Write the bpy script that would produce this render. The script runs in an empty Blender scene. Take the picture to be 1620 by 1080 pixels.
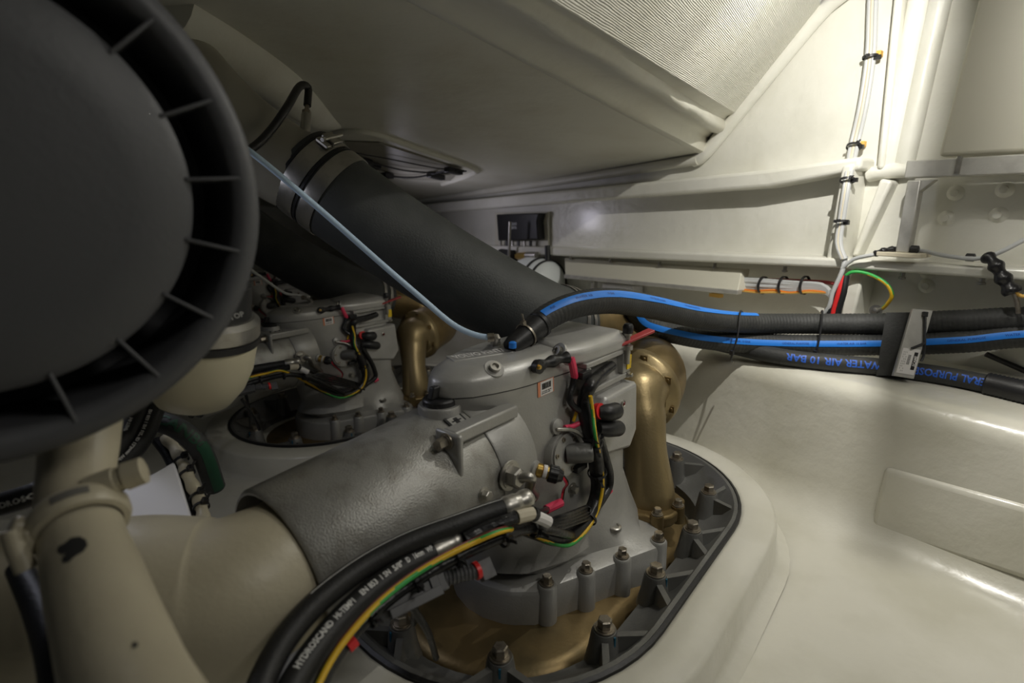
import bpy, bmesh, math, random
from mathutils import Vector as V, Matrix
from mathutils.bvhtree import BVHTree
random.seed(7)
SC = bpy.context.scene
COL = SC.collection
PI = math.pi

# ------------------------------------------------------------------ camera
F = 850.0
PITCH = math.radians(14)
CT, ST = math.cos(PITCH), math.sin(PITCH)
CAM = V((0, 0, 0.78))
cam_d = bpy.data.cameras.new('camera')
cam = bpy.data.objects.new('camera', cam_d)
COL.objects.link(cam)
cam.location = CAM
cam.rotation_euler = (PI/2 - PITCH, 0, 0)
cam_d.sensor_width = 36
cam_d.lens = 36*F/1620
cam_d.clip_start = 0.02
cam_d.dof.use_dof = True
cam_d.dof.focus_distance = 1.15
cam_d.dof.aperture_fstop = 3.2
SC.camera = cam

# ------------------------------------------------------------------ world and lights
SC.view_settings.view_transform = 'Standard'
SC.view_settings.look = 'None'
SC.view_settings.gamma = 1
SC.view_settings.exposure = 0.0
SC.view_settings.use_curve_mapping = False
w = bpy.data.worlds.new('world'); SC.world = w; w.use_nodes = True
bg = w.node_tree.nodes['Background']
bg.inputs[0].default_value = (0.93, 0.97, 1.0, 1)
bg.inputs[1].default_value = 0.012

def area(name, loc, target, size, power, color, size_y=None):
    l = bpy.data.lights.new(name, 'AREA')
    l.size = size
    if size_y:
        l.shape = 'RECTANGLE'; l.size_y = size_y
    l.energy = power; l.color = color
    o = bpy.data.objects.new(name, l); COL.objects.link(o)
    o.location = loc
    o.rotation_euler = (V(target)-V(loc)).to_track_quat('-Z', 'Y').to_euler()
    return o
def rel(x, y, z): return CAM + V((x, y, z))
def point(name, loc, radius, power, color):
    l = bpy.data.lights.new(name, 'POINT'); l.shadow_soft_size = radius; l.energy = power; l.color = color
    o = bpy.data.objects.new(name, l); COL.objects.link(o); o.location = loc
    return o
LAMP = rel(0.70, 1.02, 0.54)
point('work_lamp', LAMP, 0.006, 7, (1.0, 0.97, 0.90))
o_ = area('work_lamp_front', LAMP, LAMP+V((0.78, 0.56, -0.52)), 0.012, 9.8, (1.0, 0.97, 0.90)); o_.data.shape = 'DISK'
area('right_fill_light', rel(0.95, 0.10, 0.80), rel(0.95, 1.2, -0.6), 0.4, 5, (1.0, 0.96, 0.88))  # fill light added to brighten the floor and frame at the right
area('far_lamp', rel(-0.62, 2.85, -0.08), rel(0.1, 3.0, -0.05), 0.12, 0.9, (0.88, 0.85, 1.0))
area('low_lamp', rel(-0.85, 0.95, 0.05), rel(-0.42, 0.72, -0.55), 0.10, 0.7, (0.84, 0.86, 1.0))

# ------------------------------------------------------------------ picture <-> room helpers
def ray(px, py):
    x = (px-810)/F; y = (540-py)/F
    return V((x, CT+y*ST, y*CT-ST))
def at(px, py, d): return CAM + ray(px, py)*d
NA = V((0.815, 0.58, 0)).normalized()        # towards the transom
NT = V((NA.y, -NA.x, 0))                      # along the transom, to the right
UP = V((0, 0, 1))
def on(px, py, D):                            # on a plane parallel to the transom
    r = ray(px, py); return CAM + r*(D/(r.dot(NA)))
def onz(px, py, z):
    r = ray(px, py); return CAM + r*((z-CAM.z)/r.z)
def onpl(px, py, p, n):
    r = ray(px, py); return CAM + r*((p-CAM).dot(n)/r.dot(n))
A = V((0.629, 0.777, 0)).normalized()         # pod axis, aft
U = V((-A.y, A.x, 0))
POD = CAM + A*1.05 + U*0.62 + V((0, 0, -0.70))
def L(x, y, z): return POD + A*x + U*y + V((0, 0, z))
def onp(px, py, axis, v):                     # on a pod-local plane
    n = (A, U, UP)[axis]
    return onpl(px, py, POD + n*v, n)
T2 = V((-0.75, 1.057, -0.10))
T3 = V((-1.5, 2.114, -0.10))

# ------------------------------------------------------------------ mesh builder
def frames(path):
    n = len(path); ts = []
    for i in range(n):
        t = (path[min(i+1, n-1)]-path[max(i-1, 0)])
        ts.append(t.normalized() if t.length > 1e-9 else V((0, 0, 1)))
    ref = V((0, 0, 1)) if abs(ts[0].z) < 0.9 else V((1, 0, 0))
    e = (ref - ts[0]*ref.dot(ts[0])).normalized()
    out = []
    for i in range(n):
        if i:
            q = ts[i-1].rotation_difference(ts[i]); e = q @ e
            e = (e - ts[i]*e.dot(ts[i])).normalized()
        out.append((path[i], ts[i], e, ts[i].cross(e)))
    return out
def spl(pts, step=0.012):
    pts = [V(p) for p in pts]
    if len(pts) < 3:
        n = max(2, int((pts[1]-pts[0]).length/step)+1)
        return [pts[0].lerp(pts[1], i/(n-1)) for i in range(n)]
    P = [pts[0]*2-pts[1]] + pts + [pts[-1]*2-pts[-2]]
    out = []
    for i in range(1, len(P)-2):
        a, b, c, d = P[i-1:i+3]
        n = max(2, int((c-b).length/step)+1)
        for k in range(n):
            t = k/n
            out.append(0.5*((2*b)+(c-a)*t+(2*a-5*b+4*c-d)*t*t+(3*b-a-3*c+d)*t**3))
    out.append(P[-2].copy())
    return out
def perp(ax):
    ax = ax.normalized()
    r = V((0, 0, 1)) if abs(ax.z) < 0.9 else V((1, 0, 0))
    e = (r-ax*r.dot(ax)).normalized()
    return ax, e, ax.cross(e)

class M:
    def __init__(s): s.v = []; s.f = []; s.m = []
    def add(s, vs, fs, mi=0):
        o = len(s.v); s.v += [V(p) for p in vs]
        for f in fs: s.f.append([i+o for i in f]); s.m.append(mi)
        return s
    def loft(s, rings, cap0=True, cap1=True, mi=0, closed=True, mfun=None):
        n = len(rings[0]); o = len(s.v)
        for r in rings: s.v += [V(p) for p in r]
        for i in range(len(rings)-1):
            for j in range(n if closed else n-1):
                k = (j+1) % n
                s.f.append([o+i*n+j, o+i*n+k, o+(i+1)*n+k, o+(i+1)*n+j])
                s.m.append(mfun(i, j) if mfun else mi)
        if cap0: s.f.append([o+j for j in range(n)][::-1]); s.m.append(mi)
        if cap1: s.f.append([o+(len(rings)-1)*n+j for j in range(n)]); s.m.append(mi)
        return s
    def tube(s, path, r, n=14, caps=True, mi=0, mfun=None, sx=1, sy=1):
        fr = frames(path); rings = []
        for i, (p, t, e, b) in enumerate(fr):
            rr = r(i/(len(fr)-1)) if callable(r) else (r[i] if isinstance(r, (list, tuple)) else r)
            rings.append([p+e*(rr*sx*math.cos(2*PI*j/n))+b*(rr*sy*math.sin(2*PI*j/n)) for j in range(n)])
        return s.loft(rings, caps, caps, mi, True, mfun)
    def cyl(s, p0, p1, r0, r1=None, n=20, mi=0):
        return s.tube([V(p0), V(p1)], [r0, r0 if r1 is None else r1], n, True, mi)
    def lathe(s, prof, o, ax, n=28, mi=0, caps=True):
        ax, e, b = perp(V(ax)); o = V(o)
        rings = [[o+ax*h+e*(max(r, 1e-4)*math.cos(2*PI*j/n))+b*(max(r, 1e-4)*math.sin(2*PI*j/n)) for j in range(n)] for r, h in prof]
        return s.loft(rings, caps, caps, mi)
    def prism(s, poly, vec, mi=0):
        poly = [V(p) for p in poly]; vec = V(vec)
        return s.loft([poly, [p+vec for p in poly]], True, True, mi)
    def box(s, c, ex, ey, ez, mi=0):
        c, ex, ey, ez = V(c), V(ex), V(ey), V(ez)
        q = [c-ex-ey-ez, c+ex-ey-ez, c+ex+ey-ez, c-ex+ey-ez]
        return s.loft([q, [p+ez*2 for p in q]], True, True, mi)
    def hexbolt(s, p, ax, r=0.011, h=0.012, washer=True):
        ax, e, b = perp(V(ax)); p = V(p); z = 0
        if washer:
            s.lathe([(r*1.45, 0), (r*1.5, 0.001), (r*1.45, 0.0025)], p, ax, 18); z = 0.0025
            s.lathe([(r*1.18, z), (r*1.18, z+0.002)], p, ax, 18); z += 0.002
        a0 = random.random()
        q = [p+ax*z+e*(r*math.cos(a0+PI/3*k))+b*(r*math.sin(a0+PI/3*k)) for k in range(6)]
        q2 = [v+ax*h for v in q]
        q3 = [(v-p-ax*(z+h))*0.82+p+ax*(z+h*1.13) for v in q2]
        return s.loft([q, q2, q3])
    def bvh(s): return BVHTree.FromPolygons([tuple(v) for v in s.v], s.f)
    def build(s, name, mats, parent=None, bevel=0, ang=35, origin=None, sub=0, seg=2):
        me = bpy.data.meshes.new(name)
        if parent is not None: o0 = WORLD[parent.name]
        elif origin is not None: o0 = V(origin)
        else:
            lo = V((min(p.x for p in s.v), min(p.y for p in s.v), min(p.z for p in s.v)))
            hi = V((max(p.x for p in s.v), max(p.y for p in s.v), max(p.z for p in s.v)))
            o0 = (lo+hi)/2
        me.from_pydata([tuple(p-o0) for p in s.v], [], s.f)
        mats = mats if isinstance(mats, (list, tuple)) else [mats]
        for m in mats: me.materials.append(m)
        if len(mats) > 1: me.polygons.foreach_set('material_index', s.m)
        bm = bmesh.new(); bm.from_mesh(me)
        bmesh.ops.recalc_face_normals(bm, faces=bm.faces)
        bm.to_mesh(me); bm.free()
        me.polygons.foreach_set('use_smooth', [True]*len(me.polygons))
        me.set_sharp_from_angle(angle=math.radians(ang))
        ob = bpy.data.objects.new(name, me); COL.objects.link(ob)
        if parent is not None: ob.parent = parent; WORLD[ob.name] = o0
        else: ob.location = o0; WORLD[ob.name] = o0
        if bevel:
            b = ob.modifiers.new('bevel', 'BEVEL'); b.width = bevel; b.segments = seg
            b.limit_method = 'ANGLE'; b.angle_limit = math.radians(40); b.harden_normals = False
        if sub:
            b = ob.modifiers.new('sub', 'SUBSURF'); b.levels = sub; b.render_levels = sub
        return ob
WORLD = {}
def tag(o, label=None, cat=None, group=None, kind=None):
    if label: o['label'] = label
    if cat: o['category'] = cat
    if group: o['group'] = group
    if kind: o['kind'] = kind
    return o
def thing(name, loc, label, cat, group=None):
    o = bpy.data.objects.new(name, None); COL.objects.link(o)
    o.empty_display_size = 0.05
    o.location = loc; WORLD[o.name] = V(loc)
    return tag(o, label, cat, group)
def copy_tree(o, off, label=None, parent=None):
    c = o.copy(); COL.objects.link(c)
    if parent is None: c.location = o.location + off
    else: c.parent = parent
    if label: c['label'] = label
    for ch in list(o.children): copy_tree(ch, off, None, c)
    return c
def struct(o): o['kind'] = 'structure'; return o

# ------------------------------------------------------------------ materials
def mat(name, col, rough=0.5, metal=0.0, bump=0.0, bscale=80, col2=None, cscale=6, detail=4, rvar=0.0, coat=0.0, c2pos=(0.45, 0.7)):
    m = bpy.data.materials.new(name); m.use_nodes = True
    nt = m.node_tree; N = nt.nodes; Lk = nt.links
    b = N['Principled BSDF']
    b.inputs['Base Color'].default_value = (*col, 1)
    b.inputs['Roughness'].default_value = rough
    b.inputs['Metallic'].default_value = metal
    if coat: b.inputs['Coat Weight'].default_value = coat; b.inputs['Coat Roughness'].default_value = 0.15
    tc = N.new('ShaderNodeTexCoord')
    if col2 is not None:
        nz = N.new('ShaderNodeTexNoise'); nz.inputs['Scale'].default_value = cscale; nz.inputs['Detail'].default_value = 6
        Lk.new(tc.outputs['Object'], nz.inputs['Vector'])
        cr = N.new('ShaderNodeValToRGB')
        cr.color_ramp.elements[0].position = c2pos[0]; cr.color_ramp.elements[0].color = (*col, 1)
        cr.color_ramp.elements[1].position = c2pos[1]; cr.color_ramp.elements[1].color = (*col2, 1)
        Lk.new(nz.outputs['Fac'], cr.inputs['Fac']); Lk.new(cr.outputs['Color'], b.inputs['Base Color'])
        if rvar:
            mr = N.new('ShaderNodeMapRange'); mr.inputs['To Min'].default_value = rough-rvar; mr.inputs['To Max'].default_value = rough+rvar
            Lk.new(nz.outputs['Fac'], mr.inputs['Value']); Lk.new(mr.outputs['Result'], b.inputs['Roughness'])
    if bump:
        n2 = N.new('ShaderNodeTexNoise'); n2.inputs['Scale'].default_value = bscale; n2.inputs['Detail'].default_value = detail
        Lk.new(tc.outputs['Object'], n2.inputs['Vector'])
        bp = N.new('ShaderNodeBump'); bp.inputs['Strength'].default_value = bump; bp.inputs['Distance'].default_value = 0.004
        Lk.new(n2.outputs['Fac'], bp.inputs['Height']); Lk.new(bp.outputs['Normal'], b.inputs['Normal'])
    return m

WHITE = mat('white_gelcoat', (0.74, 0.73, 0.66), 0.36, 0, 0.6, 28, (0.66, 0.65, 0.57), 5, coat=0.3)
HULLW = mat('hull_gelcoat', (0.74, 0.72, 0.63), 0.30, 0, 0.42, 34, (0.62, 0.60, 0.50), 4, coat=0.4)
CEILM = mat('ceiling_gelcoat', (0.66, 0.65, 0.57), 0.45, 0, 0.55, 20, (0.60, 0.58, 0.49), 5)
SILVER = mat('silver_paint', (0.42, 0.415, 0.395), 0.40, 0.35, 0.12, 220, (0.36, 0.355, 0.335), 9, rvar=0.05)
COVERM = mat('silver_cover_paint', (0.47, 0.465, 0.445), 0.38, 0.3, 0.08, 240, (0.36, 0.355, 0.335), 9, rvar=0.05)
TUBEM = mat('textured_silver_paint', (0.40, 0.395, 0.37), 0.40, 0.45, 0.22, 420, (0.28, 0.27, 0.24), 30, detail=2)
DKSILV = mat('dark_cast_paint', (0.20, 0.20, 0.19), 0.42, 0.45, 0.15, 160, (0.15, 0.15, 0.14), 8)
BRONZE = mat('bronze', (0.31, 0.24, 0.125), 0.40, 0.7, 0.12, 160, (0.20, 0.15, 0.07), 7, rvar=0.08)
BRONZED = mat('dirty_bronze', (0.24, 0.17, 0.075), 0.40, 0.65, 0.08, 140, (0.12, 0.09, 0.04), 8, rvar=0.1)
STEEL = mat('steel', (0.46, 0.445, 0.41), 0.36, 0.9, 0.05, 100, (0.36, 0.345, 0.31), 40)
DULL = mat('dull_bolt_steel', (0.40, 0.36, 0.30), 0.35, 0.9, 0.1, 300, (0.24, 0.21, 0.17), 60)
ALU = mat('aluminium', (0.55, 0.54, 0.50), 0.40, 0.45, 0.08, 200, (0.42, 0.41, 0.38), 20)
BLACK = mat('black_plastic', (0.016, 0.016, 0.017), 0.42, 0, 0.1, 200)
TAPE = mat('black_tape', (0.012, 0.012, 0.013), 0.32, 0, 0.5, 60)
RUBBER = mat('black_rubber_hose', (0.030, 0.031, 0.030), 0.62, 0, 0.25, 160, (0.045, 0.046, 0.044), 20)
EXH = mat('exhaust_rubber', (0.050, 0.054, 0.053), 0.60, 0, 0.25, 240, (0.068, 0.072, 0.070), 12)
HYD = mat('hydraulic_rubber', (0.016, 0.016, 0.016), 0.5, 0, 0.2, 300)
DISC = mat('dark_disc_plastic', (0.075, 0.077, 0.083), 0.5, 0, 0.08, 160)
BLUE = mat('blue_stripe', (0.02, 0.22, 0.78), 0.45)
BLUED = mat('blue_print', (0.03, 0.13, 0.62), 0.5)
NAVY = mat('stripe_print', (0.01, 0.05, 0.28), 0.5)
PALE = mat('pale_blue_tube', (0.62, 0.80, 1.0), 0.35)
WPRINT = mat('white_print', (0.80, 0.80, 0.78), 0.6)
GREYP = mat('grey_connector', (0.10, 0.10, 0.105), 0.45)
RED = mat('red_plastic', (0.75, 0.03, 0.03), 0.4)
PINK = mat('pink_sleeve', (0.85, 0.06, 0.14), 0.4)
DRED = mat('painted_red_lever', (0.45, 0.06, 0.06), 0.4)
ORANGE = mat('orange_wire', (0.80, 0.22, 0.02), 0.45)
YELLOW = mat('yellow_wire', (0.80, 0.50, 0.02), 0.4)
GREEN = mat('green_wire', (0.04, 0.40, 0.08), 0.4)
TAGY = mat('yellow_tag', (0.90, 0.62, 0.02), 0.5)
LABELW = mat('label_white', (0.82, 0.80, 0.78), 0.5)
LABELO = mat('label_orange', (0.78, 0.30, 0.16), 0.5)
BRASS = mat('brass', (0.62, 0.42, 0.12), 0.3, 0.9)
CREAM = mat('cream_sleeve', (0.66, 0.60, 0.46), 0.5)
BEIGE = mat('beige_engine_paint', (0.50, 0.455, 0.335), 0.40, 0, 0.12, 120, (0.45, 0.405, 0.295), 10)
BOWL = mat('beige_bowl', (0.60, 0.555, 0.40), 0.45, 0, 0.05, 60)
PIPEP = mat('grey_beige_pipe', (0.36, 0.345, 0.29), 0.40, 0.15, 0.1, 60, (0.30, 0.28, 0.23), 9)
TANKW = mat('white_tank', (0.80, 0.84, 0.84), 0.3)
TANKB = mat('beige_side_panel', (0.62, 0.60, 0.50), 0.45, 0, 0.06, 60)
GWIRE = mat('grey_cable', (0.50, 0.51, 0.51), 0.45)
DGREEN = mat('green_hose_print', (0.015, 0.07, 0.035), 0.55)
TRAYW = mat('white_tray', (0.80, 0.80, 0.84), 0.45)
COPPER = mat('dark_red_sight', (0.12, 0.015, 0.015), 0.15)
AMBER = mat('amber_foam', (0.75, 0.45, 0.10), 0.7)
CHIP = mat('bare_dark_patch', (0.03, 0.03, 0.03), 0.6)

def woven(name, col, col2):
    m = mat(name, col, 0.45, 0, 0, 1, col2, 6)
    nt = m.node_tree; N = nt.nodes; Lk = nt.links; b = N['Principled BSDF']
    tc = N.new('ShaderNodeTexCoord'); mp = N.new('ShaderNodeMapping')
    Lk.new(tc.outputs['UV'], mp.inputs['Vector'])
    wv = N.new('ShaderNodeTexWave'); wv.bands_direction = 'X'; wv.inputs['Scale'].default_value = 14
    wv.inputs['Distortion'].default_value = 5.0; wv.inputs['Detail'].default_value = 4; wv.inputs['Detail Scale'].default_value = 0.7
    nz = N.new('ShaderNodeTexNoise'); nz.inputs['Scale'].default_value = 9; nz.inputs['Detail'].default_value = 6
    Lk.new(mp.outputs['Vector'], wv.inputs['Vector']); Lk.new(mp.outputs['Vector'], nz.inputs['Vector'])
    mx = N.new('ShaderNodeMath'); mx.operation = 'MULTIPLY_ADD'; mx.inputs[1].default_value = 0.45
    Lk.new(wv.outputs['Fac'], mx.inputs[0]); Lk.new(nz.outputs['Fac'], mx.inputs[2])
    bp = N.new('ShaderNodeBump'); bp.inputs['Strength'].default_value = 0.5; bp.inputs['Distance'].default_value = 0.006
    Lk.new(mx.outputs[0], bp.inputs['Height']); Lk.new(bp.outputs['Normal'], b.inputs['Normal'])
    return m
WOVEN = woven('woven_glass_gelcoat', (0.70, 0.69, 0.61), (0.63, 0.62, 0.53))

# ------------------------------------------------------------------ text helper
def text_geo(body, size, bold=0.0, align='LEFT', fine=False):
    cu = bpy.data.curves.new('t', 'FONT'); cu.body = body; cu.size = size; cu.align_x = align
    cu.offset = bold; cu.resolution_u = 2
    o = bpy.data.objects.new('t', cu); COL.objects.link(o)
    dg = bpy.context.evaluated_depsgraph_get(); dg.update()
    me = o.evaluated_get(dg).to_mesh()
    bm = bmesh.new(); bm.from_mesh(me)
    o.evaluated_get(dg).to_mesh_clear()
    if fine:
        bmesh.ops.triangulate(bm, faces=bm.faces)
        for _ in range(4):
            le = [e for e in bm.edges if e.calc_length() > size*0.13]
            if not le: break
            bmesh.ops.subdivide_edges(bm, edges=le, cuts=1); bmesh.ops.triangulate(bm, faces=bm.faces)
    bm.verts.index_update()
    vs = [v.co.copy() for v in bm.verts]; fs = [[v.index for v in f.verts] for f in bm.faces]; bm.free()
    COL.objects.unlink(o); bpy.data.objects.remove(o); bpy.data.curves.remove(cu)
    return vs, fs
def flat_text(m, body, size, o, ex, ey, bold=0.0, align='CENTER', lift=0.0, mi=0):
    vs, fs = text_geo(body, size, bold, align); n = ex.cross(ey)
    m.add([o+ex*v.x+ey*v.y+n*lift for v in vs], fs, mi)
class Path:
    def __init__(s, pts):
        s.p = pts; s.l = [0.0]
        for i in range(1, len(pts)): s.l.append(s.l[-1]+(pts[i]-pts[i-1]).length)
    def at(s, d):
        d = max(0, min(s.l[-1]-1e-6, d)); i = 0
        lo, hi = 0, len(s.l)-1
        while hi-lo > 1:
            k = (lo+hi)//2
            if s.l[k] <= d: lo = k
            else: hi = k
        t = (d-s.l[lo])/max(1e-9, s.l[hi]-s.l[lo])
        p = s.p[lo].lerp(s.p[hi], t)
        a = max(0, lo-2); b = min(len(s.p)-1, hi+2)
        return p, (s.p[b]-s.p[a]).normalized()
    def near(s, q): return s.l[min(range(len(s.p)), key=lambda i: (s.p[i]-q).length)]
    def surf(s, d, r, phi):      # phi 0 = side facing the viewer's aisle, + = upwards
        p, t = s.at(d); c = CAM-p
        e1 = (c-t*c.dot(t)).normalized(); e2 = t.cross(e1)
        if e2.z < 0: e2 = -e2
        return p+(e1*math.cos(phi)+e2*math.sin(phi))*r
def path_text(m, path, body, size, d0, r, phi, direction=1, bold=0.0, mi=0, gap=1.0):
    vs, fs = text_geo(body, size, bold, fine=True)
    out = []
    for v in vs:
        d = d0+direction*v.x*gap; ph = phi+direction*(v.y-size*0.35)/r
        out.append(path.surf(d, r, ph))
    m.add(out, fs, mi)
def path_strip(m, path, d0, d1, r, ph0, ph1, th=0.0006, step=0.012, mi=0):
    n = max(2, int((d1-d0)/step)); k = 5; rings = []
    for i in range(n+1):
        d = d0+(d1-d0)*i/n
        a = [path.surf(d, r+th, ph0+(ph1-ph0)*j/k) for j in range(k+1)]
        b = [path.surf(d, r-0.002, ph1+(ph0-ph1)*j/k) for j in range(k+1)]
        rings.append(a+b)
    m.loft(rings, True, True, mi)
def tie(m, path, d, r, w=0.0045, head=None, mi=0):
    p, t = path.at(d)
    m.lathe([(r, -w/2), (r+0.0018, -w/2), (r+0.0018, w/2), (r, w/2)], p, t, 18, mi, caps=False)
    if head is not None:
        q = path.surf(d, r+0.004, head); n = (q-p).normalized()
        m.box(q, t*0.004, t.cross(n)*0.004, n*0.004, mi)
        m.box(q+n*0.010+t*0.002, t*0.0007, t.cross(n)*0.0022, n*0.009, mi)

# ------------------------------------------------------------------ the room
D0 = 1.85                       # transom
def W3(a, t, z): return V((CAM.x, CAM.y, 0)) + NA*a + NT*t + V((0, 0, z))
def grid(name, rows, m, uv=False, ang=50):
    g = M(); g.loft(rows, False, False, 0, closed=False)
    o = g.build(name, m, ang=ang)
    if uv:
        me = o.data; ul = me.uv_layers.new(name='uv'); nc = len(rows[0])
        for lp in me.loops:
            i, j = divmod(lp.vertex_index, nc)
            ul.data[lp.index].uv = (i/(len(rows)-1)*2.2, j/(nc-1)*2.2)
    return struct(o)
FLZ = CAM.z-0.78
def fz(t): return FLZ + max(-0.10, 0.077*min(0, t+0.35))
rows = []
ts = [-9, -5, -3, -2.4, -1.9, -1.4, -1.0, -0.7, -0.35, 0, 0.4, 0.8, 1.4, 2.2]
LT = CAM.z-0.43
for t in ts:
    z0 = fz(t); r = []
    for a in (-1.6, -0.6, 0.0, 0.5, 0.9, 1.15, 1.27): r.append(W3(a, t, z0))
    for k in range(1, 7):
        th = k/6*PI/2; r.append(W3(1.30+0.10*math.sin(th), t, z0+0.10*(1-math.cos(th))))
    for k in range(0, 7):
        th = k/6*PI/2; r.append(W3(1.42+0.055*(1-math.cos(th)), t, LT-0.055*(1-math.sin(th))))
    r.append(W3(D0+0.02, t, LT+0.005))
    rows.append(r)
floor = grid('floor', rows, HULLW, ang=60)

# unseen plate added beside the lamp to shade the right side of the ledge
g = M(); ld_ = V((0.50, 0.866, 0)); lr_ = V((0.866, -0.50, 0))
g.prism([LAMP+lr_*0.005+ld_*0.008-UP*0.11, LAMP+lr_*0.005+ld_*0.045-UP*0.11, LAMP+lr_*0.005+ld_*0.045+UP*0.10, LAMP+lr_*0.005+ld_*0.008+UP*0.10], lr_*0.003)
struct(g.build('trim_14', WHITE))
# raised pad moulded on the face of the ledge
pad = M()
q = [on(1398, 738, 1.400), on(1700, 822, 1.400), on(1700, 945, 1.380), on(1374, 838, 1.380)]
pad.prism(q, NA*0.07)
struct(pad.build('trim_1', HULLW, bevel=0.014, seg=3))

wb = M()
rows = [[W3(D0, t, z) for z in (LT-0.05, CAM.z-0.2, CAM.z+0.2, CAM.z+0.6, CAM.z+1.3)] for t in (-9, -4, -2, -1, 0, 0.6, 1.2, 2.4)]
wall = grid('wall_back', rows, WHITE)

# shelf flange, lip under the ceiling, posts
def slab(name, pix, D, depth, m=WHITE, bevel=0.008, seg=3):
    g = M(); g.prism([on(x, y, D) for x, y in pix], NA*depth)
    return struct(g.build(name, m, bevel=bevel, seg=seg))
slab('trim_2', [(560, 380), (690, 387), (870, 391), (1310, 408), (2100, 452), (2100, 478), (1310, 423), (870, 404), (690, 399), (560, 393)], D0-0.12, 0.14)
slab('trim_3', [(560, 334), (690, 321), (1215, 268), (1362, 247), (1362, 268), (1215, 296), (690, 336), (560, 345)], D0-0.09, 0.11, bevel=0.012)
slab('trim_4', [(1332, 262), (1350, 258), (1328, 412), (1306, 412)], D0-0.10, 0.12)
slab('trim_5', [(1346, 425), (1368, 428), (1345, 520), (1318, 520)], D0-0.09, 0.11)
# vertical fin, round stiffener and gusset in the corner
slab('trim_6', [(1428, -160), (1443, -160), (1397, 268), (1386, 268)], D0-0.045, 0.06, bevel=0.01)
for k_, (xa, xb, rr_) in enumerate(((1484, 1407, 0.027), (1524, 1430, 0.026))):
    g = M(); p0 = on(xa, -160, D0-0.005); p1 = on(xb, 262, D0-0.005)
    g.tube(spl([p0, p1], 0.05), rr_, 20); struct(g.build('trim_%d' % (7 if k_ == 0 else 15), WHITE))
g = M(); g.tube(spl([on(1376, 276, D0-0.01), on(1410, 270, D0-0.02), on(1450, 268, D0-0.01)], 0.02), 0.022, 12)
struct(g.build('trim_8', WHITE))
slab('trim_9', [(1392, 282), (1412, 286), (1356, 405), (1346, 405)], D0-0.05, 0.07, bevel=0.012)
# ceiling box: underside, step, rolled ridge, woven side panel
def fr(px, py, back, Ld=1.42):
    r = ray(px, py); return CAM + r*(((back-CAM).dot(A)-Ld)/r.dot(A))
Ab = on(1108, 246, D0); Cb = fr(640, 0, Ab); Bb = on(650, 322, D0)
cn = (Cb-Ab).cross(Bb-Ab).normalized()
if cn.z > 0: cn = -cn
def cp(px, py): return onpl(px, py, Ab, cn)
def rule(b, f, n=16, over=1.5): return [b.lerp(f, over*i/n) for i in range(n+1)]
n_ = 12
left_b = [cp(1108, 246).lerp(cp(430, 352), i/10) for i in range(11)]
Fd = (Cb-Ab)
cols = []
for i, p in enumerate(left_b): cols.append([p + Fd*(1.6*k/n_) for k in range(n_+1)])
ceil = grid('ceiling', cols, CEILM)
g = M(); P_ = spl([cp(250, 10)-cn*0.02, cp(340, 62)-cn*0.02, cp(430, 122)-cn*0.025, cp(505, 188)-cn*0.03, cp(560, 214)-cn*0.07], 0.02)
g.tube(P_, lambda u: 0.085*math.sqrt(max(0.02, 1-u**3)), 24); g.build('pipe_fairing', CEILM, parent=ceil, ang=80)
pn = (on(1290, 30, D0)-Ab).cross(Fd).normalized()
if pn.dot(CAM-Ab) < 0: pn = -pn
prof = [((1108, 246), (640, 0), 0.0), ((1112, 243), (650, 0), 0.012), ((1117, 240), (662, 0), 0.012), ((1121, 235), (675, 0), 0.0), ((1128, 226), (720, 0), -0.02),
        ((1134, 216), (765, 0), -0.012), ((1138, 211), (785, 0), 0.014), ((1143, 204), (800, 0), 0.022), ((1148, 200), (815, 0), 0.016),
        ((1153, 195), (838, 0), -0.010), ((1158, 190), (852, 0), -0.012), ((1166, 181), (872, 0), 0.0)]
pc = []
for bk, ft, off in prof:
    b = on(*bk, D0); f = fr(*ft, b)
    pc.append([p+pn*off for p in rule(b, f, 24)])
# ragged hand-laid edge
for j in (6, 7, 8):
    for k, p in enumerate(pc[j]): pc[j][k] = p + pn*0.004*math.sin(k*2.3+j)+UP*0.003*math.sin(k*1.7)
grid('trim_10', pc, CEILM, ang=60)
e4 = on(1166, 181, D0); e4f = fr(872, 0, e4); e5 = on(1290, 26, D0)
pcs = []
for i in range(9):
    b = e4.lerp(e5, i/8*1.06); pcs.append([b+(e4f-e4)*(1.5*k/20) for k in range(21)])
grid('trim_11', pcs, WOVEN, uv=True)
# upper corner: the panel turns and runs on to the right over the transom
g = M(); g.tube(spl([on(1098, 254, D0-0.02), on(1118, 240, D0-0.025), on(1200, 140, D0-0.025), on(1292, 28, D0-0.025), on(1330, -8, D0-0.03), on(1400, -60, D0-0.03)], 0.03), 0.024, 14, sx=1.0)
struct(g.build('trim_12', WHITE))
g = M(); g.tube(spl([on(560, 333, D0-0.03), on(700, 312, D0-0.03), on(900, 284, D0-0.03), on(1105, 252, D0-0.03)], 0.05), 0.020, 12)
struct(g.build('trim_13', CEILM))
# bolt heads glassed into the transom below the frame
for x, y in ((1512, 305), (1590, 300), (1497, 345), (1580, 340), (1468, 430), (1555, 432), (1466, 452)):
    g = M(); p = on(x, y, D0); g.lathe([(0.024, -0.004), (0.016, 0.005), (0.010, 0.008), (0.009, 0.015), (0.003, 0.016)], p, -NA, 18)
    o = g.build('bolt_cover', WHITE, parent=wall)
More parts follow.
